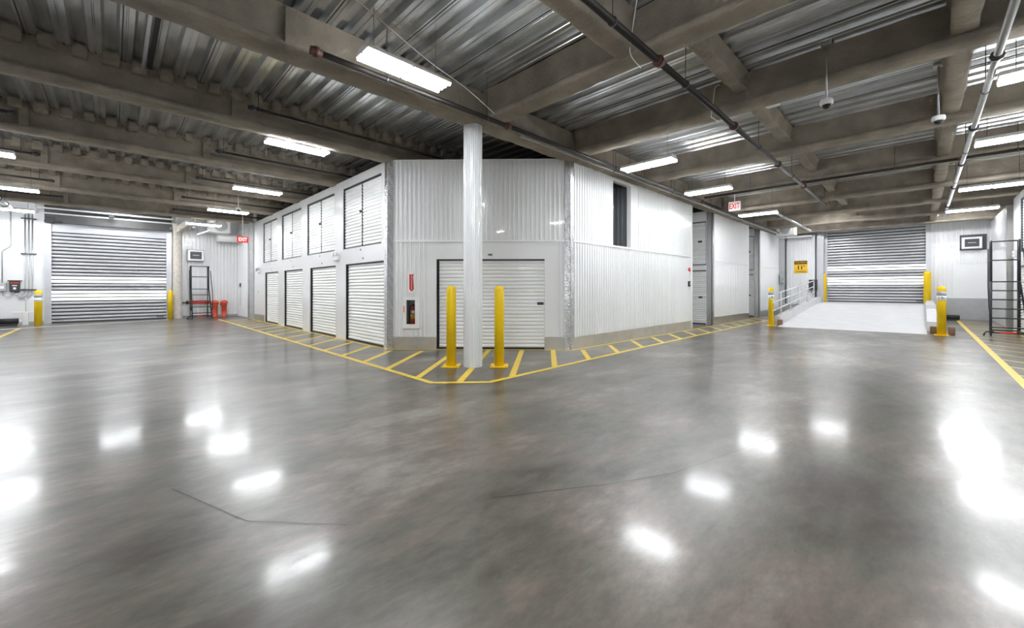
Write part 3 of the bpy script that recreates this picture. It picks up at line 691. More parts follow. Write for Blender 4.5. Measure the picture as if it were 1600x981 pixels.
def rolling_ladder(label, loc, rz, steps, rise, w, guard_h, run=0.16, flare=0.03):
    t = thing('rolling_ladder', label, 'ladder', loc, rz, 'rolling warehouse ladders')  # climbs towards +y, width along x
    r = 0.019; hw = w/2; H = steps*rise; D = run*steps
    for s in (-1, 1):
        bm = BM(); tube(bm, [(s*(hw+flare), -0.05, 0.09), (s*(hw+flare*0.5), D*0.5, H*0.55), (s*hw, D, H)], r*1.2, 8); obj('stringer', bm, 'ladder', t)
        bm = BM(); tube(bm, [(s*hw, D+0.28, 0.09), (s*hw, D+0.28, H)], r, 8); obj('rear_post', bm, 'ladder', t)
        bm = BM(); tube(bm, [(s*hw, D, H), (s*hw, D, H+guard_h)], r*1.2, 8); tube(bm, [(s*hw, D+0.28, H), (s*hw, D+0.28, H+guard_h)], r, 8); tube(bm, [(s*hw, D, H+guard_h), (s*hw, D+0.28, H+guard_h)], r, 8); tube(bm, [(s*hw, D, H+guard_h*0.53), (s*hw, D+0.28, H+guard_h*0.53)], r, 8); obj('guard_post', bm, 'ladder', t)
        bm = BM(); tube(bm, [(s*(hw+0.06), D-0.02, H+guard_h*0.8), (s*(hw+0.09), D*0.45, H*0.9), (s*(hw+0.09), D*0.15, H*0.5), (s*(hw+0.05), D*0.1, H*0.28)], r*0.8, 8); obj('handrail', bm, 'ladder', t)
    for i in range(1, steps+1):
        y = run*i - run*0.5; ww = hw + flare*(1-i/steps)
        bm = BM(); rbox(bm, -ww, ww, y-0.08, y+0.08 if i < steps else D+0.28, i*rise-0.03, i*rise, 0.006, 1); obj('tread' if i < steps else 'platform', bm, 'ladder', t)
    bm = BM()
    for z in (guard_h*0.53, guard_h): tube(bm, [(-hw, D+0.28, H+z), (hw, D+0.28, H+z)], r*0.95, 8)
    obj('back_rail', bm, 'ladder', t)
    bm = BM()
    for s in (-1, 1): tube(bm, [(s*(hw+flare), -0.08, 0.10), (s*hw, D+0.32, 0.10)], r, 8)
    for y in (-0.05, D+0.3): tube(bm, [(-hw-(flare if y < 0 else 0), y, 0.10), (hw+(flare if y < 0 else 0), y, 0.10)], r, 8)
    obj('base_frame', bm, 'ladder', t)
    bm = BM(); tube(bm, [(-hw-0.02, -0.09, 0.13), (-hw-0.16, -0.10, 0.12), (-hw-0.20, -0.10, 0.06), (-hw-0.205, -0.10, 0.004)], r, 8); obj('foot_lever', bm, 'ladder', t)
    bm = BM(); tube(bm, [(-hw*0.2-0.12, -0.085, 0.11), (-hw*0.2+0.18, -0.085, 0.11)], 0.028, 10); obj('lock_bar', bm, 'red', t)
    for sx in (-1, 1):
        for y in (-0.05, D+0.28):
            bm = BM(); lathe(bm, [(0.02,-0.016),(0.045,-0.014),(0.045,0.014),(0.02,0.016)], (sx*(hw+(flare if y < 0 else 0)), y, 0.045), 14, 'X'); box(bm, sx*(hw+(flare if y < 0 else 0))-0.022, sx*(hw+(flare if y < 0 else 0))+0.022, y-0.008, y+0.008, 0.045, 0.10); obj('caster', bm, 'dark', t)
    return t
rolling_ladder('large charcoal rolling ladder in front of the right storage doors', (17.75, -1.70, 0), R90, 6, 0.26, 0.53, 1.19, 0.13, 0.07)
rolling_ladder('small charcoal rolling ladder against the far left wall', (2.82, 22.55, 0), 0, 5, 0.267, 0.64, 1.03, 0.12)

def standpipe(label, loc):
    t = thing('standpipe', label, 'pipe', loc, 0, 'red standpipes')
    bm = BM(); lathe(bm, [(0.115,0),(0.115,0.02),(0.10,0.03),(0.10,0.54),(0.125,0.55),(0.125,0.60),(0.11,0.61)], seg=20); obj('riser', bm, 'orange', t)
    bm = BM(); lathe(bm, [(0.115,0.61),(0.155,0.65),(0.155,0.70),(0.125,0.755),(0.07,0.785),(0.01,0.795)], seg=20); obj('cap', bm, 'orange', t)
    bm = BM(); tube(bm, [(-0.10,0,0.58),(-0.16,0,0.60)], 0.03, 10); obj('side_outlet', bm, 'rust', t)
    return t
standpipe('left one of two orange red standpipes beside the small ladder', (3.42, 23.42, 0))
standpipe('right one of two orange red standpipes beside the small ladder', (3.77, 23.42, 0))
t = thing('hose_pipe', 'dark red horizontal pipe on the wall behind the small ladder', 'pipe', (2.85, YE-0.12, 0.70))
bm = BM(); tube(bm, [(-0.42, 0, 0), (0.42, 0, 0)], 0.06, 14); obj('pipe', bm, 'red', t)
bm = BM(); lathe(bm, [(0.05,-0.62),(0.03,-0.58),(0.03,-0.50),(0.085,-0.48),(0.085,-0.42)], (0,0,0), 14, 'X'); obj('valve', bm, 'dark', t)
for s in (-0.3, 0.3):
    bm = BM(); box(bm, s-0.02, s+0.02, 0.02, 0.12, -0.08, 0.08); obj('bracket', bm, 'dark', t)

t = thing('control_box', 'black control box with a red top on the far left wall', 'control box', (-2.60, YE, 1.22))
bm = BM(); rbox(bm, -0.125, 0.125, -0.12, 0, 0, 0.40, 0.01); obj('case', bm, 'dark', t)
bm = BM(); rbox(bm, -0.17, 0.17, -0.13, 0, 0.40, 0.43, 0.006, 1); obj('top_flange', bm, 'rust', t)
bm = BM(); box(bm, -0.10, 0.10, -0.126, -0.118, 0.32, 0.36); obj('red_label', bm, 'red', t)
bm = BM(); box(bm, -0.035, 0.035, -0.126, -0.118, 0.09, 0.17); box(bm, -0.06, 0.06, -0.126, -0.118, 0.22, 0.25); obj('white_labels', bm, 'lettering', t)
t = thing('junction_box', 'grey junction box at the left edge of the frame', 'junction box', (-2.96, YE, 1.24))
bm = BM(); rbox(bm, -0.17, 0.17, -0.16, 0, 0, 0.30, 0.03); obj('case', bm, 'gplastic', t)
bm = BM(); box(bm, -0.12, 0.12, -0.166, -0.158, 0.10, 0.20); obj('label_plate', bm, 'lettering', t)
t = thing('conduit_bundle', 'three grey vertical conduits clamped to the far left wall', 'conduit', (-2.26, YE-0.03, 0))
for i, x in enumerate((-0.10, -0.01, 0.08)):
    e = 1.0 - 0.0*i
    bm = BM(); tube(bm, [(x, 0, 4.15), (x, 0, 1.30), (x-0.02, -0.01, 1.16-0.02*i), (x-0.10, -0.02, 1.07-0.03*i), (-0.24, -0.03, 1.05-0.03*i), (-0.30+0.02*i, -0.03, 1.10), (-0.33+0.03*i, -0.03, 1.215)], 0.02, 8); obj('conduit', bm, 'galvp', t)
for z in (1.30, 2.65, 3.98):
    bm = BM(); box(bm, -0.20, 0.18, -0.03, 0.03, z-0.02, z+0.02); obj('clamp', bm, 'dark', t)
t = thing('wall_conduit', 'thin grey conduit with a bend above the grey junction box', 'conduit', (-2.9, YE-0.025, 0))
bm = BM(); tube(bm, [(0.20, 0, 4.3), (0.20, 0, 2.95), (0.17, 0, 2.88), (0.03, 0, 2.75), (0.0, 0, 2.68), (0.0, 0, 1.54)], 0.016, 8); obj('conduit', bm, 'galvp', t)
bm = BM(); tube(bm, [(0.0, -0.03, 1.24), (0.03, -0.03, 1.10), (0.12, -0.03, 1.03), (0.22, -0.03, 1.08), (0.255, -0.03, 1.22)], 0.014, 8); obj('lower_bend', bm, 'gplastic', t)
t = thing('wheel_stop', 'black rubber roll on the floor under the wall boxes at the far left', 'bumper', (-2.62, 22.95, 0))
bm = BM(); tube(bm, [(-0.28, 0, 0.17), (0.18, 0, 0.17)], 0.10, 14); obj('roll', bm, 'black', t)
bm = BM(); box(bm, -0.25, 0.15, -0.08, 0.08, 0, 0.09); obj('foot', bm, 'dark', t)
t = thing('floor_pedestal', 'white steel pedestal with a wall bracket below the black control box', 'bracket', (-2.30, 23.2, 0))
bm = BM(); rbox(bm, -0.07, 0.07, -0.07, 0.07, 0, 0.46, 0.01); obj('post', bm, 'wplastic', t)
bm = BM(); rbox(bm, -0.30, 0.28, -0.06, 0.06, 0.44, 0.50, 0.01); obj('top_bar', bm, 'wplastic', t)
bm = BM(); tube(bm, [(0.0, 0.05, 0.50), (0.0, 0.05, 1.03)], 0.014, 8); obj('riser', bm, 'galvp', t)
t = thing('switch_box', 'small black switch on the white wall below the left exit sign', 'switch', (4.345, 22.9, 1.52), R90)
bm = BM(); rbox(bm, -0.05, 0.05, -0.05, 0, -0.08, 0.08, 0.006); obj('body', bm, 'dark', t)
bm = BM(); tube(bm, [(0,-0.015,-0.08), (0.0,-0.015,-0.95), (-0.06,-0.02,-1.0), (-0.10,-0.02,-0.95)], 0.008, 6); obj('cord', bm, 'gplastic', t)

# ------------------------------------------------------------------ ramp, far right wall and what stands there
X0, X1, ZR = 17.05, XE, 0.665
bm = BM(); a = [(X0, -0.10, 0.0), (X0-0.35, 3.60, 0.0)]; top0 = [(24.3, -0.10, 0.60), (24.3, 3.60, 0.60)]; top1 = [(X1+0.2, -0.10, ZR), (X1+0.2, 3.60, ZR)]
vt = [bm.verts.new(p) for p in (a[0], top0[0], top1[0], top1[1], top0[1], a[1])]
vb = [bm.verts.new((p[0], p[1], -0.02)) for p in (a[0], top0[0], top1[0], top1[1], top0[1], a[1])]
bm.faces.new((vt[0], vt[1], vt[4], vt[5])); bm.faces.new((vt[1], vt[2], vt[3], vt[4]))
for k in range(6): bm.faces.new((vt[k], vt[(k+1)%6], vb[(k+1)%6], vb[k]))
o = structure('floor_ramp', bm, 'concrete'); o['label'] = 'white concrete ramp rising to the right roller door'
def curb(name, y0, y1, pts, label):
    bm = BM()
    for (xa, za), (xb, zb) in zip(pts, pts[1:]):
        v = [bm.verts.new(p) for p in ((xa,y0,0),(xb,y0,0),(xb,y1,0),(xa,y1,0),(xa,y0,za),(xb,y0,zb),(xb,y1,zb),(xa,y1,za))]
        for f in ((4,5,6,7),(0,1,5,4),(2,3,7,6),(1,2,6,5),(3,0,4,7)): bm.faces.new([v[i] for i in f])
    o = structure(name, bm, 'concrete'); o['label'] = label
curb('trim_2', 3.60, 3.80, [(17.2, 0.33), (24.3, 0.88), (25.6, 0.90)], 'pale concrete kerb under the ramp handrail')
curb('trim_3', -0.34, -0.10, [(18.3, 0.30), (21.0, 0.62), (21.01, 0.74), (24.4, 0.78), (26.5, 0.80)], 'pale concrete kerb on the ladder side of the ramp')
zc = lambda x: 0.33 + (x-17.2)*0.0775
t = thing('handrail', 'white tubular handrail along the left side of the ramp', 'railing', (20, 3.70, 0))
for h, xs in ((0.84, 17.5), (0.56, 16.6), (0.28, 16.6)):
    bm = BM(); tube(bm, [(xs-20, 0, zc(xs)+h), (24.25-20, 0, zc(24.25)+h)], 0.024, 8); obj('rail', bm, 'galvrail', t)
for x in (17.75, 19.3, 20.9, 22.6, 24.25):
    bm = BM(); tube(bm, [(x-20, 0, zc(x)), (x-20, 0, zc(x)+0.84)], 0.024, 8); obj('post', bm, 'galvrail', t)
for nm, loc in (('brown timber block behind the bollard at the handrail', (17.22, 3.62, 0)), ('brown timber block left of the bollard near the rolling ladder', (17.35, -0.23, 0)), ('brown timber block right of the bollard near the rolling ladder', (17.35, -0.60, 0))):
    bm = BM(); rbox(bm, -0.08, 0.08, -0.07, 0.07, 0, 0.22, 0.008, 1)
    t = tag(obj('timber_block', bm, 'timber', None, loc), nm, 'block', 'timber blocks at the ramp foot')
plain_wall('wall_far_right', XE, 9.0, XE, -2.6, ops=[(9-1.68-1.81, 9-1.68+1.81, 0.0, 4.52)], ribbed=((9.30, 9.95, 0.93, 4.45, 0.12, 0.012), (9.95, 10.95, 2.4, 4.45, 0.085, 0.02)))
bm = BM(); box(bm, 9.55, 11.4, -0.16, 0, 0, 0.92); structure('baseboard_far_right', bm, 'block', (XE, 9.0, 0), R90)
bm = BM(); box(bm, XE-0.5, XE, 3.58, 3.86, 0.0, 4.4); structure('trim_4', bm, 'slat')
t = thing('panel_enclosure', 'white ribbed enclosure carrying the yellow clearance sign', 'enclosure', (26.05, 4.55, 0), R90)
bm = BM(); ribs_v(bm, -0.62, 0.62, 0.05, 4.1, -0.02, 0.1, 0.02); box(bm, -0.62, 0.62, -0.012, 0.5, 0.0, 4.1); obj('ribbed_face', bm, 'rib', t)
bm = BM(); box(bm, -0.64, 0.64, -0.035, 0.5, 4.1, 4.14); obj('cap', bm, 'white', t)
s = thing('clearance_sign', 'black and yellow caution sign reading 11 feet on the white enclosure', 'sign', (26.0, 4.53, 2.16), R90)
bm = BM(); box(bm, -0.295, 0.295, -0.012, 0, 0, 0.66); obj('yellow_field', bm, 'signy', s)
bm = BM(); box(bm, -0.275, 0.275, -0.0145, -0.011, 0.47, 0.64); obj('black_header', bm, 'ink', s)
text('header_lettering', 'CAUTION', 0.105, 'signy', s, (0, -0.016, 0.555), bold=0.002)
text('height_lettering', "11'", 0.29, 'ink', s, (0.0, -0.014, 0.285), bold=0.008)
text('footer_lettering', 'CLEARANCE', 0.075, 'ink', s, (0, -0.014, 0.085), bold=0.001)
t = thing('wall_panel_box', 'dark electrical box behind the ramp handrail', 'electrical box', (25.95, 3.98, 1.28), R90)
bm = BM(); rbox(bm, -0.17, 0.17, -0.14, 0.06, 0, 0.52, 0.01); obj('case', bm, 'dark', t)
bm = BM(); tube(bm, [(-0.06,-0.06,0.0), (-0.08,-0.07,-0.12), (0.02,-0.08,-0.25), (0.12,-0.07,-0.18), (0.16,-0.06,0.0)], 0.014, 8); obj('cable', bm, 'dark', t)
t = thing('meter_box', 'grey meter on the shaded wall left of the white enclosure', 'meter', (25.75, 5.30, 1.62), R90)
bm = BM(); rbox(bm, -0.10, 0.10, -0.16, 0, 0, 0.50, 0.04); obj('case', bm, 'gplastic', t)
bm = BM(); lathe(bm, [(0.08,-0.20),(0.09,-0.155)], (0,0,0.3), 14, 'Y'); obj('dial', bm, 'galvp', t)
bm = BM(); box(bm, 25.7, 25.8, 5.20, 5.60, 0, 4.3); box(bm, 25.74, 26.6, 5.55, 5.65, 0, 4.3); structure('wall_ramp_corner', bm, 'gplastic')
bm = BM(); rbox(bm, 0, 1.4, -0.2, 0.2, 0, 0.62, 0.02)
tag(obj('low_cabinet', bm, 'gplastic', None, (22.6, 4.45, 0)), 'low grey equipment cabinet on the floor behind the ramp kerb', 'cabinet')
t = thing('wheel_stop', 'black rubber roll on the floor behind the right ramp bollard', 'bumper', (25.2, -0.86, 0))
bm = BM(); tube(bm, [(0, -0.24, 0.13), (0, 0.24, 0.13)], 0.10, 14); obj('roll', bm, 'black', t)
bm = BM(); box(bm, -0.07, 0.07, -0.2, 0.2, 0, 0.06); obj('foot', bm, 'dark', t)

# right-hand storage block (faces +Y)
YQ = -2.05
L = 20.5-4.6
wx = lambda x: 20.5 - x            # local x, rz = pi
ops = [(wx(19.72), wx(17.6), 0, 2.02), (wx(19.25), wx(17.1), 2.42, 4.02)]
bm = BM(); wall_open(bm, L, HB, ops); structure('wall_near_right', bm, 'white', (20.5, YQ, 0), PI)
lower_door('roller_door', 2.12, 2.02, 'white lower roller door behind the large rolling ladder', ((19.72+17.6)/2, YQ, 0), PI, None)
upper_door('double_shutter', 2.15, 1.60, 'white double shutter at the right edge above the large rolling ladder', ((19.25+17.1)/2, YQ, 2.42), PI, None)
bm = BM(); box(bm, 21.95, 22.05, -4.2, YQ, 0, HB); box(bm, 21.95, XE, YQ-0.1, YQ, 0, HB); structure('wall_near_right_end', bm, 'white')
bm = BM(); box(bm, 21.9, 22.1, YQ-0.004, YQ+0.012, 0, HB); box(bm, 21.938, 21.95, YQ-0.16, YQ+0.012, 0, HB); structure('trim_5', bm, 'kick')
t = thing('junction_box', 'white box under the upper shutter at the right edge', 'junction box', (19.55, YQ, 2.30), PI)
bm = BM(); rbox(bm, -0.22, 0.16, -0.10, 0.012, 0, 0.20, 0.01); obj('case', bm, 'wplastic', t)
bm = BM(); lathe(bm, [(0.03,-0.11),(0.03,-0.098)], (0,0,0.1), 10, 'Y'); obj('knockout', bm, 'gplastic', t)
# remaining enclosure behind the camera
plain_wall('wall_left', -3.4, -4.2, -3.4, YE)
plain_wall('wall_back', 4.7, -4.2, -3.4, -4.2)
plain_wall('wall_back_jog', 4.6, YQ, 4.6, -4.2, h=HB)
bm = BM(); box(bm, 4.6, 29, -4.3, -4.2, 0, ZD+0.05); structure('wall_back_right', bm, 'white')

# ------------------------------------------------------------------ strip lights
def strip_light(label, x, y, z, along, group='hanging strip lights'):
    t = thing('strip_light', label, 'ceiling light', (x, y, z), 0 if along == 'X' else PI/2, group)
    L, W = 0.56, 0.15
    bm = BM()
    pr = [(-W, 0.0), (-W, 0.02), (-0.09, 0.075), (0.09, 0.075), (W, 0.02), (W, 0.0)]
    v0 = [bm.verts.new((-L, a, b)) for a, b in pr]; v1 = [bm.verts.new((L, a, b)) for a, b in pr]
    for k in range(5): bm.faces.new((v0[k], v0[k+1], v1[k+1], v1[k]))
    bm.faces.new(v0); bm.faces.new(v1[::-1]); box(bm, -L, L, -0.02, 0.02, -0.012, 0.01); box(bm, -0.012, 0.012, -W, W, -0.012, 0.01)
    obj('housing', bm, 'wplastic', t)
    for s in (-1, 1):
        bm = BM(); bp_ = BM()
        for sx in (-1, 1):
            x0, x1 = sorted((sx*0.016, sx*(L-0.008)))
            for tgt, (a, b, dz) in ((bm, (0.110, W-0.006, -0.026)), (bm, (0.024, 0.052, -0.020)), (bp_, (0.052, 0.110, -0.016))):
                y0, y1 = sorted((s*a, s*b)); box(tgt, x0, x1, y0, y1, dz, 0.004)
        ln = obj('lens', bm, 'led', t); obj('prism_panel', bp_, 'prism', ln)
    for s in (-1, 1):
        bm = BM(); tube(bm, [(s*0.42, 0, 0.07), (s*0.42, 0, ZD-z)], 0.004, 6); obj('hanger', bm, 'dark', t)
    return t
LIGHTS = [
 (2.55, 4.42, 4.00, 'X', 'largest strip light, left of the top of the white column'),
 (2.62, 8.72, 4.16, 'X', 'strip light on the left above the nearest double shutter, second from the column'),
 (2.82, 12.75, 4.02, 'X', 'strip light on the left, third from the column'),
 (2.78, 16.5, 3.96, 'X', 'strip light on the left beside the far camera, fourth from the column'),
 (2.60, 20.3, 3.92, 'X', 'short looking strip light before the far left wall, farthest of its row'),
 (-1.94, 12.5, 3.95, 'X', 'strip light cut by the left edge, upper of two'),
 (-1.95, 16.3, 3.90, 'X', 'strip light cut by the left edge, lower of two'),
 (-2.5, 21.5, 4.0, 'X', 'strip light at the far left in front of the grey conduits'),
 (7.95, 4.02, 3.93, 'Y', 'strip light over the window opening of the ribbed right wall'),
 (11.2, 3.98, 3.93, 'Y', 'strip light between the ribbed right wall and the right exit sign'),
 (15.6, 3.92, 3.88, 'Y', 'strip light below the right exit sign near the ramp'),
 (7.8, -1.22, 3.92, 'Y', 'strip light cut by the right edge, topmost of its row'),
 (10.95, -1.22, 3.92, 'Y', 'strip light at the right edge, second from the top of its row'),
 (15.5, -1.22, 3.88, 'Y', 'strip light at the right, third from the top of its row'),
 (19.6, -1.12, 3.88, 'Y', 'strip light before the far right air conditioner, lowest of its row'),
]
for x, y, z, a, lb in LIGHTS: strip_light(lb, x, y, z, a)
for x, y, a in ((2.4, 0.1, 'X'), (-1.6, 0.1, 'X'), (1.2, -2.6, 'X')):  # unseen fixtures added to light the near part of the hall
    strip_light('added strip light hanging unseen behind the camera over the near floor', x, y, 4.0, a)
for x, y, a, lb in ((21.1, 2.7, 'Y', 'over the middle of the ramp'), (23.5, 3.4, 'Y', 'over the clearance sign'), (24.0, -1.0, 'Y', 'over the right concrete kerb'), (0.2, 22.2, 'X', 'before the left roller door')):  # extra lamps added out of sight to brighten end walls and ramp
    strip_light('added fill light tucked unseen between the end beams '+lb, x, y, 4.48, a)

# ------------------------------------------------------------------ pipes
def pipe(label, pts, r, m='pipeb', hang=(), couple=(), group='overhead sprinkler pipes', cm='rust', name='sprinkler_pipe'):
    o = Vector(pts[0]); t = thing(name, label, 'pipe', o, 0, group)
    P3 = [Vector(p)-o for p in pts]
    bm = BM(); tube(bm, P3, r, 12); obj('run', bm, m, t)
    d = (P3[-1]-P3[0]).normalized()
    for s in couple:
        bm = BM(); c = P3[0]+d*s
        tube(bm, [c-d*0.06, c+d*0.06], r*1.35, 12); tube(bm, [c-d*0.022, c+d*0.022], r*1.75, 8)
        obj('coupling', bm, cm, t)
    for s in hang:
        bm = BM(); c = P3[0]+d*s
        tube(bm, [c-d*0.015, c+d*0.015], r*1.25, 12); tube(bm, [c+Vector((0,0,r)), Vector((c.x, c.y, ZD-o.z))], 0.006, 6)
        obj('hanger', bm, 'dark', t)
    return t
pipe('black sprinkler pipe running past the top of the white column', [(1.62, 4.86, 4.05), (12.85, 4.80, 4.05)], 0.036, couple=(0.03, 3.05), hang=(0.9, 2.6, 6.4, 9.4))
pipe('grey conduit running along the top of the ribbed right wall', [(5.2, 5.05, 4.08), (23.5, 5.05, 4.08)], 0.022, 'galvp', hang=(3.1, 6.2, 9.3, 12.4), group=None, name='conduit')
pipe('black pipe continuing past the first aisle to the unit heater', [(13.0, 4.80, 4.05), (22.6, 4.80, 4.0)], 0.034, couple=(0.05,), hang=(2.4, 5.5))
pipe('black sprinkler pipe crossing the ceiling from top centre towards the ramp', [(2.0, 2.2, 4.05), (16.4, 2.2, 4.05)], 0.040, couple=(2.62, 5.35, 8.3, 11.0), hang=(1.6, 3.4, 6.8, 9.6, 14.3))
pipe('grey galvanised pipe crossing the ceiling at the right', [(3.0, -0.62, 4.05), (22.6, -0.58, 4.05)], 0.036, 'galvp', couple=(4.3, 7.3, 10.1, 13.0, 16.5), cm='dark', hang=(5.5, 9.0, 12.2))
pipe('black branch pipe crossing above the right exit sign', [(12.95, -1.95, 4.135), (12.95, 4.70, 4.135)], 0.034, couple=(1.36, 4.15), hang=(0.6, 2.4, 5.4))
for k, (y, lb) in enumerate(((7.85, 'before the second beam behind the column'), (10.85, 'before the third beam behind the column'), (13.85, 'before the fourth beam behind the column'), (17.1, 'before the fifth beam behind the column'), (20.0, 'before the farthest left beam'))):
    pipe('thin black pipe at left '+lb, [(1.62, y, 4.36), (6.5, y, 4.36)], 0.026, couple=(0.03,), hang=(0.12, 2.2), cm='dark')
for k, (y, lb) in enumerate(((10.95, 'upper of the pipes cut by the left edge'), (13.95, 'second of the pipes cut by the left edge'), (17.1, 'third of the pipes cut by the left edge'), (19.9, 'lowest of the pipes cut by the left edge'))):
    pipe('thin black pipe stub, '+lb, [(-1.2, y, 4.36), (-3.3, y, 4.36)], 0.026, couple=(0.03,), hang=(0.25,), cm='dark')
pipe('thick grey pipe slanting in at the left edge above the wall boxes', [(-2.42, 18.6, 4.0), (-2.42, 20.9, 4.0)], 0.075, 'galvp', hang=(0.4, 1.6), group=None, cm='galvp')
pipe('square looking grey strut leading to the unit heater on the right', [(16.9, 3.64, 4.02), (23.0, 3.64, 4.02)], 0.045, 'galvp', hang=(0.8, 4.2), group=None, name='strut')
pipe('grey strut on the left facing the far wall air conditioner', [(2.5, 22.2, 4.0), (2.5, 23.6, 4.0)], 0.05, 'galvp', hang=(0.4,), group=None, name='strut')

def cable(label, pts, r=0.006, m='wplastic'):
    o = Vector(pts[0]); t = thing('cable', label, 'cable', o, 0, 'loose ceiling cables')
    P3 = [Vector(p)-o for p in pts]
    S = []
    for i in range(len(P3)-1):
        p0, p1, p2, p3 = P3[max(i-1,0)], P3[i], P3[i+1], P3[min(i+2, len(P3)-1)]
        for k in range(6):
            u = k/6; S.append(0.5*((2*p1)+(p2-p0)*u+(2*p0-5*p1+4*p2-p3)*u*u+(3*p1-p0-3*p2+p3)*u**3))
    S.append(P3[-1])
    bm = BM(); tube(bm, S, r, 6); obj('strand', bm, m, t)
cable('pale cable sweeping above the largest strip light to the column top', [(1.2, 4.3, 4.68), (2.1, 4.6, 4.66), (3.2, 4.95, 4.60), (3.9, 5.0, 4.48), (4.3, 4.75, 4.11)])
cable('pale cable loop beside the black pipe at top centre', [(4.28, 2.3, 4.66), (4.33, 2.38, 4.40), (4.40, 2.45, 4.16), (4.75, 2.5, 4.14)])
cable('pale cable loop under the second right beam', [(7.03, 2.32, 4.66), (6.90, 2.34, 4.58), (6.87, 2.36, 4.36), (6.90, 2.40, 4.15), (7.0, 2.42, 4.15), (7.28, 2.42, 4.168)])
t = thing('raceway', 'pair of pale conduits with a white box running along the deck between cameras', 'conduit', (8.2, 0.9, 4.64))
for o_ in (0, 0.07):
    bm = BM(); tube(bm, [(o_, 0.85, 0), (o_, -1.0, 0)], 0.013, 8); obj('conduit', bm, 'galvrail', t)
bm = BM(); rbox(bm, -0.08, 0.12, 0.85, 1.25, -0.09, 0.05, 0.01); obj('box', bm, 'wplastic', t)
t = thing('deck_conduit', 'white vertical looking conduit crossing the deck gap at upper left', 'conduit', (0.32, 8.0, 4.66))
bm = BM(); tube(bm, [(0, -2.4, 0), (0, 0.2, 0)], 0.022, 8); obj('conduit', bm, 'galvrail', t)
bm = BM(); box(bm, 0.05, 0.10, -2.4, 0.2, 0.0, 0.03); obj('gap_flashing', bm, 'black', t)

# ------------------------------------------------------------------ exit signs, cameras, heaters
t = thing('exit_sign', 'white exit sign with red letters hanging before the right aisles', 'exit sign', (13.2, 3.93, 3.66), R90, 'exit signs')
bm = BM(); rbox(bm, -0.16, 0.16, -0.03, 0.03, 0, 0.275, 0.008, 1); obj('housing', bm, 'wplastic', t)
text('lettering', 'EXIT', 0.225, 'exitred', t, (0, -0.032, 0.135), extrude=0.002, sx=0.62, bold=0.006)
bm = BM(); tube(bm, [(0, 0, 0.27), (0, 0, 0.56)], 0.015, 8); obj('stem', bm, 'wplastic', t)
t = thing('exit_sign', 'red exit sign with pale letters hanging near the far left wall', 'exit sign', (3.67, 19.0, 3.18), 0, 'exit signs')
bm = BM(); rbox(bm, -0.19, 0.19, -0.025, 0.025, 0, 0.225, 0.006, 1); obj('housing', bm, 'exitface', t)
text('lettering', 'EXIT', 0.19, 'exitwhite', t, (0, -0.028, 0.11), extrude=0.002, sx=0.75, bold=0.004)
bm = BM(); tube(bm, [(0, 0, 0.22), (0, 0, ZD-3.18)], 0.012, 8); obj('stem', bm, 'wplastic', t)

def dome_cam(label, x, y, z):
    t = thing('dome_camera', label, 'security camera', (x, y, z), 0, 'dome security cameras')
    bm = BM(); lathe(bm, [(0.062,-0.012),(0.075,0.0),(0.078,0.03),(0.070,0.06),(0.02,0.072)], seg=24); obj('housing', bm, 'wplastic', t)
    bm = BM(); lathe(bm, [(0.006,-0.062),(0.030,-0.056),(0.047,-0.036),(0.052,-0.010)], seg=24); obj('dome', bm, 'black', t)
    bm = BM(); tube(bm, [(0, 0, 0.07), (0, 0, ZD-z)], 0.012, 10); obj('stem', bm, 'galvp', t)
    bm = BM(); rbox(bm, -0.06, 0.06, -0.06, 0.06, ZD-z-0.04, ZD-z, 0.008, 1); obj('ceiling_plate', bm, 'galvp', t)
dome_cam('white dome camera on a rod, left of the two on the right side', 6.95, 0.92, 3.87)
dome_cam('white dome camera on a rod, right of the two on the right side', 8.77, -0.17, 3.86)
dome_cam('white dome camera on a rod over the left hall', 2.95, 15.9, 3.96)

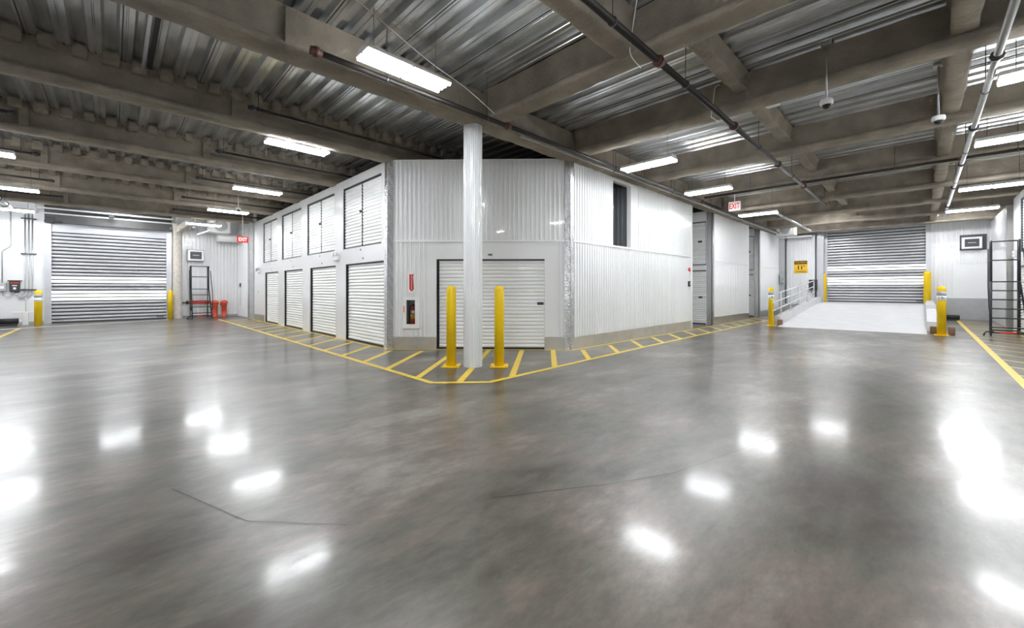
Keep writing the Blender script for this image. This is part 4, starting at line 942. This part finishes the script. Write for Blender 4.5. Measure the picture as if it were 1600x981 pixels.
def unit_heater(label, loc, rz, duct=False):
    t = thing('unit_heater', label, 'heater', loc, rz, 'ceiling unit heaters')
    bm = BM(); rbox(bm, -0.38, 0.38, -0.30, 0.30, 0, 0.60, 0.015); obj('case', bm, 'wplastic', t)
    bm = BM(); lathe(bm, [(0.17,-0.335),(0.245,-0.33),(0.25,-0.30),(0.17,-0.30)], (0.02,0,0.30), 24, 'Y'); obj('fan_ring', bm, 'gplastic', t)
    bm = BM(); lathe(bm, [(0.22,-0.306),(0.22,-0.302)], (0.02,0,0.30), 24, 'Y'); obj('fan_opening', bm, 'black', t)
    bm = BM()
    for k in range(4):
        rr = Matrix.Translation((0.02,-0.315,0.30)) @ Matrix.Rotation(k*PI/2+0.4, 4, 'Y'); box(bm, 0.03, 0.2, -0.005, 0.005, -0.05, 0.05, rot=rr)
    lathe(bm, [(0.05,-0.33),(0.05,-0.305)], (0.02,0,0.30), 12, 'Y'); obj('fan', bm, 'gplastic', t)
    bm = BM()
    for sx in (-1, 1): tube(bm, [(sx*0.3, 0, 0.6), (sx*0.3, 0, ZD-loc[2])], 0.008, 6)
    obj('hanger_rod', bm, 'galvp', t)
    return t
unit_heater('white unit heater with a round dark fan left of the ramp door', (23.9, 4.75, 3.98), R90)
h = unit_heater('white unit heater before the far left wall', (3.35, 22.0, 3.82), 0)
t = thing('flue_duct', 'pale round duct beside the left unit heater', 'duct', (3.55, 22.7, 3.70))
bm = BM(); tube(bm, [(-0.15,0,0),(0.75,0,0.02)], 0.20, 18); obj('duct', bm, 'wplastic', t)
bm = BM(); tube(bm, [(0.30,0,0.2),(0.30,0,ZD-3.70)], 0.012, 6); obj('hanger', bm, 'galvp', t)
t = thing('heater_tray', 'pale folding tray bracket under the left unit heater', 'bracket', (2.95, 21.6, 3.62))
bm = BM(); beam_between(bm, (-0.44, 0, 0.0), (-0.02, 0, 0.22), 0.30, 0.03); obj('tray', bm, 'galvrail', t)
bm = BM(); tube(bm, [(-0.42,0,0.0),(-0.42,0,ZD-3.62)], 0.01, 6); obj('hanger', bm, 'galvp', t)
t = thing('equipment_shelf', 'pale hanging shelf with diagonal rods above the clearance sign', 'shelf', (25.6, 4.72, 4.03), R90)
bm = BM(); box(bm, -0.75, 0.75, -0.15, 0.15, 0, 0.06); obj('shelf', bm, 'galvrail', t)
for x in (-0.35, 0.05, 0.4):
    bm = BM(); tube(bm, [(x, 0, 0.07), (x+0.25, 0, ZD-4.02)], 0.012, 6); obj('rod', bm, 'galvrail', t)

# ------------------------------------------------------------------ world and view
w = bpy.data.worlds.new('world'); SC.world = w; w.use_nodes = True
w.node_tree.nodes['Background'].inputs['Color'].default_value = (0.5, 0.55, 0.6, 1)
w.node_tree.nodes['Background'].inputs['Strength'].default_value = 0.0
vs = SC.view_settings
vs.view_transform = 'Standard'; vs.look = 'None'; vs.gamma = 1; vs.use_curve_mapping = False; vs.exposure = 1.98
SC.cycles.use_denoising = True
SC.cycles.max_bounces = 10; SC.cycles.diffuse_bounces = 6; SC.cycles.glossy_bounces = 4
SC.cycles.sample_clamp_indirect = 8
